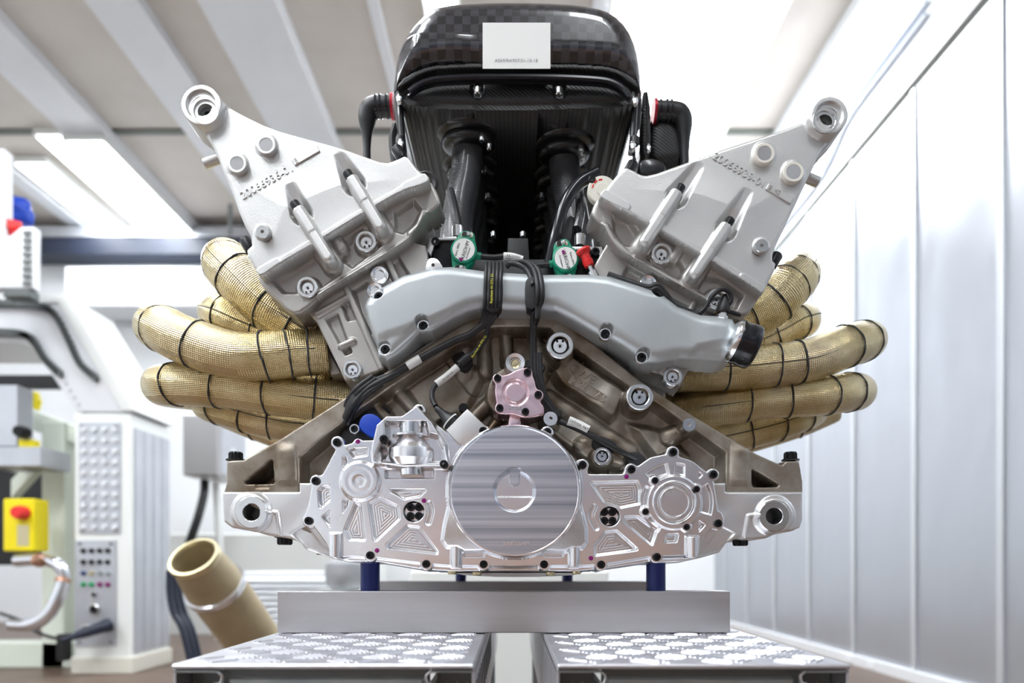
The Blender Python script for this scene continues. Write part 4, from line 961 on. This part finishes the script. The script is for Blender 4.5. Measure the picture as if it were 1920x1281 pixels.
# port flanges
for P, Y0 in (([(565,590),(590,586),(620,660),(640,700),(620,705),(600,640)], .07), ([(1350,600),(1330,596),(1300,660),(1280,700),(1300,705),(1320,650)], .10)):
    back_prism('port_flange', P, Y0, .5, 'cast_head', Y0)
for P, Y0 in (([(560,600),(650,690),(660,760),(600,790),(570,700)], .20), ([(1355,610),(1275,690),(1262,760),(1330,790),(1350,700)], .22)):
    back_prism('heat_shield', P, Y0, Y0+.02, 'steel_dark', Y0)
# ================================================================== STAND
ZTAB = ZC-132*kk(.02)
ZBAR = ZC-54*kk(.02)
def bar(name, x0, x1, y0, y1, label):
    b = MB(); b.box((x0, y0, ZTAB), (x1, y1, ZBAR), .0008); return tag(b.build(name, 'bar_alu', angle=30), label, 'bar', 'aluminium support bars')
k = kk(.02)
fb = bar('support_bar', (520-CX)*k, (1369-CX)*k, .02, .055, 'long grey aluminium bar across both benches at the front, under the engine')
bar('support_bar', -.265, .258, .425, .46, 'second aluminium bar lying behind the front bar, under the rear of the engine')
for i, (x, y, r, lab) in enumerate(((-.1677,.038,.0113,'navy blue post under the left front of the engine'),(.170,.038,.0113,'navy blue post under the right front of the engine'),(-.0914,.442,.0095,'navy blue post under the rear of the engine, left one'),(.099,.442,.0095,'navy blue post under the rear of the engine, right one'))):
    b = MB(); zt = .506 if y < .1 else .512
    b.lathe([(0,0),(r,0),(r,zt-ZBAR-.001),(r*.93,zt-ZBAR),(0,zt-ZBAR)], (x, y, ZBAR), (0,0,1), 28)
    tag(b.build('support_post', 'blue_post'), lab, 'post', 'blue support posts')
# checker plate benches
YE = -.2094; kt = (D+YE)/F
def tx(px): return (px-CX)*kt
def tz(py): return ZC-(py-CY)*kt
def bench(x0, x1, label, mirror):
    B = empty('checker_plate_bench', ((x0+x1)/2, .2, 0), label, 'bench', 'checker plate benches')
    yb = .62
    b = MB(); b.box((x0, YE, ZTAB-.0055), (x1, yb, ZTAB-.0012), .0015); b.build('top_plate', 'checker_alu', B)
    # raised five-bar tread
    b = MB(); cell = .030; nx = int((x1-x0)/cell); ny = int((.05-YE)/cell)+14
    for i in range(nx+1):
        for j in range(ny):
            cx = x0+.012+i*cell; cy = YE+.010+j*cell; a = PI/4*(1 if (i+j) % 2 else -1)+.12
            for q in range(5):
                off = (q-2)*.0052; L = .0125 if q in (1,2,3) else .010
                ux, uy = math.cos(a), math.sin(a); px_, py_ = cx-uy*off, cy+ux*off
                if not (x0+.006 < px_-abs(ux)*L and px_+abs(ux)*L < x1-.004 and YE+.001 < py_-abs(uy)*L): continue
                vs = []
                for s, wd, zz in ((1,.0014,-.0013),(.86,.0007,0)):
                    for (su, sv) in ((-1,-1),(1,-1),(1,1),(-1,1)):
                        vs.append((px_+ux*su*L*s-uy*sv*wd, py_+uy*su*L*s+ux*sv*wd, ZTAB+zz))
                b.add(vs, [[4,5,6,7],[0,1,5,4],[1,2,6,5],[2,3,7,6],[3,0,4,7]])
    o = b.build('raised_tread', 'checker_alu', B, smooth=False); o['kind'] = 'stuff'
    # folded front lip
    z1 = ZTAB-.0055; h = .085; th = .0022
    wch = .036
    # outer and inner channels
    for side_, xa in ((-1, x0), (1, x1)):
        xi = xa+wch*(-side_)
        b = MB(); b.box((xa-(th if side_ > 0 else 0), YE+.004, z1-h), (xa+(th if side_ < 0 else 0), yb, z1), .0006); b.build('channel_side', 'checker_alu', B)
        b = MB(); b.box((min(xa, xi), YE+.004, z1-.0035), (max(xa, xi), yb, z1-.0012), .0005); b.build('channel_top', 'galvanised', B)
        b = MB(); b.tube([(xi-side_*.000, YE+.005, z1-.0025), (xi-side_*.0035, YE+.005, z1-.006), (xi-side_*.0025, YE+.005, z1-.0115), (xi+side_*.0015, YE+.005, z1-.0125)], .0013, 8); b.build('channel_hook', 'steel_ring', B)
        b = MB(); b.box((min(xa, xi)+.003, YE+.03, z1-h), (max(xa, xi)-.003, YE+.034, z1-.004)); b.build('channel_inner', 'steel_dark', B)
        b = MB(); b.box((xi-.003, YE+.008, z1-h), (xi+.003, yb, z1-.014), .0008); b.build('channel_web', 'galvanised', B)
        for q in range(3):
            xs = (xa+xi)/2+(q-1)*.008; pts = [(xs+.004*math.cos(t*.9), YE+.012+.002*math.sin(t*.9), z1-.012-.0022*t) for t in range(0, 30)]
            b = MB(); b.tube(pts, .0006, 5, smooth=False); b.build('wire_spring', 'spring_wire', B)
    b = MB(); b.box((x0+wch+.006, YE+.010, z1-.075), (x1-wch-.006, YE+.030, z1-.008), .002); b.build('cross_beam', 'galvanised', B)
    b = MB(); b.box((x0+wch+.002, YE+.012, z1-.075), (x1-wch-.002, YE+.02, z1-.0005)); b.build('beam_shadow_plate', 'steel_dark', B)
    # slots in the side facing the gap
    xg = x1 if mirror < 0 else x0
    if mirror < 0:
        for q in range(14):
            b = MB(); y = YE+.03+q*.03; b.box((xg-.0005, y, z1-.05), (xg+.0004, y+.012, z1-.014)); b.build('side_slot', 'dark_hole', B)
    for xx in (x0+.02, x1-.02):
        for yy in (.0, .53):
            b = MB(); b.box((xx-.018, yy-.018, 0), (xx+.018, yy+.018, z1-.004), .002); b.build('leg', 'galvanised', B)
    return B
bench(tx(320), tx(889), 'left of the two checker plate benches carrying the aluminium bars', -1)
bench(tx(1045), tx(1597), 'right of the two checker plate benches carrying the aluminium bars', 1)
# ================================================================== BACKGROUND, left
def pbox(name, p0, p1, Y, dep, m, parent=None, bev=.002):
    a = W(p0[0], p1[1], Y); c = W(p1[0], p0[1], Y); b = MB(); b.box((a.x, Y, a.z), (c.x, Y+dep, c.z), bev); return b.build(name, m, parent, angle=30)
def disc_at(name, c, r, Y, m, parent, t=.012, seg=14):
    k = kk(Y); b = MB(); b.lathe([(0,t),(r*k*.8,t),(r*k,t*.6),(r*k,-.002)], W(c[0], c[1], Y), (0,-1,0), seg); return b.build(name, m, parent)
YC = 2.25
CON = empty('control_console', (W(192,1245,YC).x, YC+.15, 0), 'tall white control console with grey button panels and slatted side', 'console')
kc = kk(YC); zf = 0.0
a = W(139,770,YC); c = W(246,770,YC)
b = MB(); b.box((a.x, YC, .0), (c.x, YC+.33, W(0,775,YC).z), .006); b.build('console_body', 'frame_white', CON)
b = MB(); b.box((a.x-.01, YC-.012, .0), (c.x+.012, YC+.34, .075), .004); b.build('plinth', 'cream', CON)
up = pbox('socket_panel', (147,792), (226,1001), YC-.006, .008, 'panel_grey', CON)
for r in range(10):
    for q in range(4):
        disc_at('socket', (157+q*19.5, 806+r*20.3), 5.2, YC-.006, 'clear_white', up, .010, 10)
lp_ = pbox('button_panel', (140,1013), (218,1212), YC-.006, .008, 'panel_grey', CON)
cols = [['black_oxide']*4, ['black_oxide']*4, ['blue_button','yellow','galvanised','galvanised'], ['green_button','green_button','purple','purple']]
cols[2][1] = 'brass'
for r in range(4):
    for q in range(4): disc_at('push_button', (157+q*15.2, 1033+r*21), 4.6, YC-.006, cols[r][q], lp_, .012, 12)
for c_, r_ in (((177,1115),6), ((177,1143),11), ((163,1182),11)):
    disc_at('round_socket', c_, r_, YC-.006, 'steel_ring', lp_, .012, 20); disc_at('socket_face', c_, r_*.72, YC-.010, 'black_oxide', lp_, .012, 20)
for c_ in ((150,1020),(208,1020),(150,1204),(208,1204),(155,800),(218,800),(155,994),(218,994)): disc_at('panel_screw', c_, 2.6, YC-.006, 'steel_dark', lp_ if c_[1] > 1005 else up, .006, 8)
xs = c.x+.0035
for i in range(4):
    b = MB(); y0 = YC+.02+i*.078; b.box((xs-.006, y0, .09), (xs+.004, y0+.07, W(0,800,YC).z), .003); b.build('side_slat', 'panel_grey', CON)
b = MB(); d0 = W(204,1172,YC-.045); b.lathe([(0,-.01),(.030,-.008),(.032,.01),(.026,.03),(.022,.10),(.012,.16),(.008,.19),(0,.19)], d0, W(130,1196,YC-.16)-d0, 20)
plg = b.build('power_plug', 'navy'); tag(plg, 'dark plug on a black lead, pushed into the console panel', 'plug')
b = MB(); b.tube([W(135,1195,YC-.14), W(110,1198,YC-.12), W(75,1188,YC-.1), W(40,1165,YC-.05), W(0,1150,YC)], .008, 8); b.build('plug_lead', 'cable_black', plg)
# arch
AR = empty('gantry_arch', (W(40,790,YC).x, YC+.15, W(0,790,YC).z), 'white gantry arch with dark cable chains standing on the control console', 'gantry')
b = MB(); b.prism([(-200,556),(122,556),(247,765),(247,772),(144,772),(94,700),(66,650),(30,642),(-200,640)], YC, YC+.33, .006); b.build('arch_plate', 'clear_white', AR)
b = MB(); b.prism([(-200,552),(124,552),(254,770),(228,770),(108,568),(-200,568)], YC-.012, YC+.34, .004); b.build('arch_rim', 'frame_white', AR)
for P in ([(-40,572),(30,570),(75,576),(104,592),(130,640),(150,682),(180,710)], [(-40,625),(0,625),(40,628),(62,640),(85,675),(112,702)]):
    b = MB(); pp, _ = catmull([W(x, y, YC-.015) for x, y in P], 9)
    for i, p in enumerate(pp):
        b.box((p.x-.007, p.y-.014, p.z-.012), (p.x+.007, p.y+.012, p.z+.012+.006*(i % 2)), 0)
    o = b.build('drag_chain', 'steel_dark', AR, smooth=False); o['kind'] = 'stuff'
for q in range(5): disc_at('arch_screw', (124+q*8, 720+q*13), 3, YC-.001, 'panel_grey', AR, .004, 8)
# white board with dark tabs at the far left, and sacks
BO = empty('tabbed_board', W(20,556,2.0), 'white board with a column of dark tabs on top of the gantry', 'board')
b = MB(); b.prism([(-60,470),(10,450),(40,425),(64,425),(62,540),(-60,540)], 2.0, 2.04, .003); b.build('board', 'clear_white', BO)
for i in range(8): 
    pbox('dark_tab', (43,432+i*13.5), (57,440+i*13.5), 1.992, .006, 'steel_dark', BO, 0)
pbox('foot', (5,540), (55,556), 2.0, .06, 'steel_dark', BO)
def sack(name, c, r, m, label, cat, Y=2.2):
    bm = bmesh.new(); bmesh.ops.create_icosphere(bm, subdivisions=3, radius=r*kk(Y)); rr = random.Random(name)
    ph = [rr.uniform(0, 6) for _ in range(4)]
    for v in bm.verts:
        n = v.co.normalized(); v.co *= 1+.18*math.sin(n.x*5+ph[0])*math.cos(n.z*4+ph[1])+.1*math.sin(n.z*9+ph[2]); v.co.z *= 1.25
    me = bpy.data.meshes.new(name); bm.to_mesh(me); bm.free(); shade(me, True, 180); o = link(name, me, m); o.location = W(c[0], c[1], Y); return tag(o, label, cat)
sack('blue_bag', (38,398), 22, 'blue_cap', 'crumpled blue plastic bag behind the white tabbed board', 'bag', 2.25)
sack('red_bag', (26,428), 13, 'red_plastic', 'small crumpled red bag below the blue bag', 'bag', 2.1)
pbox('white_post', (-30,278), (8,470), 2.06, .05, 'clear_white'); tag(bpy.data.objects['white_post'], 'white upright post at the left edge above the gantry', 'post')
# green-white machine frame
FR = empty('machine_frame', (W(70,1240,2.4).x, 2.5, 0), 'pale green painted machine frame left of the control console', 'frame')
b = MB(); q = W(77,0,2.4); r = W(120,0,2.4); b.box((q.x, 2.4, 0), (r.x, 2.5, W(0,790,2.4).z), .006); b.build('frame_post', 'frame_greenwhite', FR)
b = MB(); b.prism([(20,752),(143,800),(143,832),(20,795)], 2.42, 2.5, .004); b.build('frame_rail', 'frame_greenwhite', FR)
b = MB(); b.prism([(20,900),(96,820),(96,850),(20,935)], 2.43, 2.48, .004); b.build('frame_brace', 'frame_greenwhite', FR)
b = MB(); q = W(-40,0,2.4); b.box((q.x, 2.4, .0), (W(139,0,2.4).x, 2.52, W(0,1205,2.4).z), .006); b.build('frame_foot', 'frame_greenwhite', FR)
pbox('black_leg', (105,1190), (122,1240), 2.3, .05, 'black_matte', FR)
pbox('alloy_box', (-40,722), (32,836), 2.2, .1, 'panel_grey'); tag(bpy.data.objects['alloy_box'], 'grey aluminium box at the left edge under the arch', 'box')
pbox('grey_shelf', (-40,838), (76,874), 2.15, .2, 'panel_grey'); tag(bpy.data.objects['grey_shelf'], 'grey shelf at the left edge below the aluminium box', 'shelf')
ES = empty('stop_switch', W(48,838,2.2), 'small black and yellow emergency stop standing on the grey shelf', 'switch')
pbox('switch_base', (35,824), (61,838), 2.2, .05, 'yellow', ES); disc_at('switch_head', (48,812), 12, 2.2, 'black_oxide', ES, .05, 16)
YS = empty('switch_box', W(40,1034,2.15), 'yellow switch box with red knob at the left edge', 'switch')
pbox('box_body', (5,935), (63,1034), 2.15, .10, 'yellow', YS, .006); disc_at('red_knob', (45,962), 13, 2.15, 'red_plastic', YS, .05, 18); pbox('switch_plate', (32,985), (54,1024), 2.148, .004, 'brass', YS, 0)
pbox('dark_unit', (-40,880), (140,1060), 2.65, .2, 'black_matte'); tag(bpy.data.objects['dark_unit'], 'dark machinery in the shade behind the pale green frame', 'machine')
pbox('dark_rail', (-60,703), (112,726), 3.0, .06, 'black_matte'); tag(bpy.data.objects['dark_rail'], 'black rail seen through the gantry arch', 'rail')
sack('yellow_bag', (60,752), 15, 'yellow', 'yellow item seen low through the gantry arch', 'bag', 2.6)
PP = empty('bent_pipe', W(85,1110,2.1), 'bent silver pipe with copper bands left of the console', 'pipe')
b = MB(); b.tube([W(30,1052,2.1), W(80,1050,2.1), W(112,1062,2.08), W(119,1090,2.08), W(104,1130,2.06), W(85,1158,2.05), W(55,1172,2.05), W(20,1172,2.05)], .026, 16); b.build('pipe', 'clamp_chrome', PP)
for i, (p, q) in enumerate((((119,1085),(117,1092)), ((103,1130),(101,1137)), ((70,1051),(76,1051)))):
    b = MB(); b.tube([W(p[0], p[1], 2.08), W(q[0], q[1], 2.075)], .029, 16, smooth=False); b.build('copper_band', 'copper', PP)
# steel cabinet box, conduit
SBX = empty('junction_box', W(400,890,3.25), 'grey steel junction box below the left exhaust pipes', 'box')
pbox('box_body', (342,776), (408,892), 3.25, .42, 'steel_box', SBX, .008)
q = W(408,776,3.25); r = W(408,892,3.25); b = MB(); b.box((q.x-.01, 3.30, r.z+.02), (q.x+.006, 3.64, q.z-.02), .004); b.build('box_door', 'panel_grey', SBX)
b = MB(); b.lathe([(0,0),(.02,0),(.02,.008),(0,.008)], (q.x+.006, 3.45, r.z+.18), (1,0,0), 14); b.build('door_lock', 'clear_white', SBX)
b = MB(); b.tube([W(384,903,3.4), W(382,930,3.35), W(370,975,3.3), W(352,1030,3.3), W(340,1100,3.3)], .026, 12); tag(b.build('conduit', 'black_matte'), 'black conduit hanging from the junction box', 'conduit')
b = MB(); b.tube([W(404,906,3.5), W(408,960,3.5), W(412,1050,3.5), W(410,1200,3.5)], .022, 12); tag(b.build('white_pipe', 'frame_white'), 'white pipe standing beside the black conduit', 'pipe')
# white cabinet behind the stand and beyond
pbox('white_cupboard', (300,1000), (700,1200), 3.9, .5, 'frame_white', None, .01); tag(bpy.data.objects['white_cupboard'], 'wide white cupboard at the back behind the tan duct', 'cupboard')
b = MB(); b.box((-.36, 1.6, 0), (.34, 1.95, .47), .006); tag(b.build('white_cabinet', 'frame_white'), 'low white cabinet seen through the gap between the benches', 'cabinet')
# tan duct
dr = Vector((.15, .75, -.70)).normalized(); YD = 1.15; kd = kk(YD); o0 = W(364,1046,YD); R = 50*kd
DU = empty('duct_pipe', W(440,1240,YD+.1), 'tan open ended duct pipe leaning behind the left bench, chrome clamp', 'duct')
b = MB(); b.lathe([(R*.82,.16),(R*.82,.004),(R*.84,-.003),(R*.93,-.003),(R*.95,.006),(R*.93,.012),(R*.93,.02),(R*1.12,.125),(R*1.12,.40),(R*.9,.40)], o0, dr, 48); b.build('duct_body', 'tan_duct', DU)
b = MB(); b.lathe([(R*.80,.003),(R*.84,-.006),(R*.94,-.006),(R*.98,.004),(R*.95,.013)], o0, dr, 48); b.build('duct_rim', 'brass', DU)
b = MB(); b.lathe([(R*1.10,.118),(R*1.20,.120),(R*1.22,.128),(R*1.20,.138),(R*1.10,.140)], o0, dr, 48); b.build('duct_clamp', 'clamp_chrome', DU)
b = MB(); b.lathe([(0,.15),(R*.83,.15)], o0, dr, 32); b.build('duct_inside', 'dark_hole', DU)
b = MB(); b.box((o0.x+.0, YD+.24, 0), (o0.x+.12, YD+.36, .24), .004); b.build('duct_foot', 'steel_dark', DU)
for i in range(3):
    yh = 1.62+i*.06
    b = MB(); p_ = [W(318+i*9,1070,yh), W(318+i*9,1110,yh), W(326+i*10,1150,yh), W(345+i*9,1190,yh)]; p_.append(Vector((p_[-1].x+.05, yh, .012))); b.tube(p_, .012, 8)
    tag(b.build('black_hose', 'navy'), ('nearest and leftmost', 'middle', 'rearmost and rightmost')[i]+' of three dark hoses behind the tan duct', 'hose', 'dark hoses behind the duct')
# louvred unit
LV = empty('louvred_unit', W(560,1250,2.5), 'pale louvred unit on the floor behind the left end of the front bar', 'heater')
q0 = W(452,0,2.5); q1 = W(668,0,2.5); zt = W(0,1072,2.5).z
b = MB(); b.box((q0.x, 2.53, .0), (q1.x, 2.8, zt), .006); b.build('unit_body', 'clear_white', LV)
n = 13
for i in range(n):
    z = .06+(zt-.08)*i/n; b = MB(); b.add([(q0.x,2.53,z+.022),(q1.x,2.53,z+.022),(q1.x,2.505,z+.002),(q0.x,2.505,z+.002),(q0.x,2.53,z-.002),(q1.x,2.53,z-.002)], [[0,1,2,3],[3,2,5,4],[0,3,4],[1,5,2]])
    b.build('louvre', 'clear_white', LV, smooth=False)
b = MB(); b.lathe([(0,0),(.06,0),(.085,.03),(.09,.08),(.085,.12),(.04,.14),(0,.14)], W(648,1108,2.2), (0,0,1), 28); 
gd = b.build('grey_drum', 'concrete'); gd.location = (0,0,0); tag(gd, 'grey rounded container beside the louvred unit behind the blue post', 'container')
LV['label'] = LV['label']
b = MB(); b.box((W(640,0,2.2).x-.12, 2.1, 0), (W(655,0,2.2).x+.12, 2.32, W(0,1108,2.2).z), .004); tag(b.build('white_plinth', 'frame_white'), 'white plinth under the grey container', 'plinth')
# navy crane beam and grey beam on the back wall
bn = pbox('crane_beam', (40,446), (466,476), 4.6, .2, 'navy'); tag(bn, 'dark navy beam along the back wall under the ceiling', 'beam')
gb = pbox('cable_tray', (-40,424), (480,444), 4.65, .2, 'panel_grey'); tag(gb, 'grey tray above the navy beam on the back wall', 'tray')
wu = pbox('wall_unit', (120,500), (466,575), 4.5, .3, 'wall_white', None, .01); tag(wu, 'pale wall unit below the navy beam on the back wall', 'unit')
b = MB(); b.tube([W(432,384,3.6), W(432,440,3.6)], .014, 8, smooth=False); tag(b.build('ceiling_rod', 'steel_dark'), 'dark thin rod beside the left cam cover edge', 'rod')
# conduits on the upper right wall
for i, (z0, z1, lab) in enumerate(((2.77,2.62,'upper of two pale blue conduits on the wall above the metal panels'),(2.72,2.585,'lower of two pale blue conduits on the wall above the metal panels'))):
    b = MB(); x = XW-.022; b.tube([(x, 1.95+.0*i, z0), (x, 2.2, z0), (x, 2.45, z0), (x, 2.60, z0-.02), (x, 2.78, z1+.03), (x, 2.95, z1), (x, 3.4, z1), (x, 4.4, z1)], .011, 8)
    tag(b.build('wall_conduit', 'conduit_blue'), lab, 'conduit', 'wall conduits')
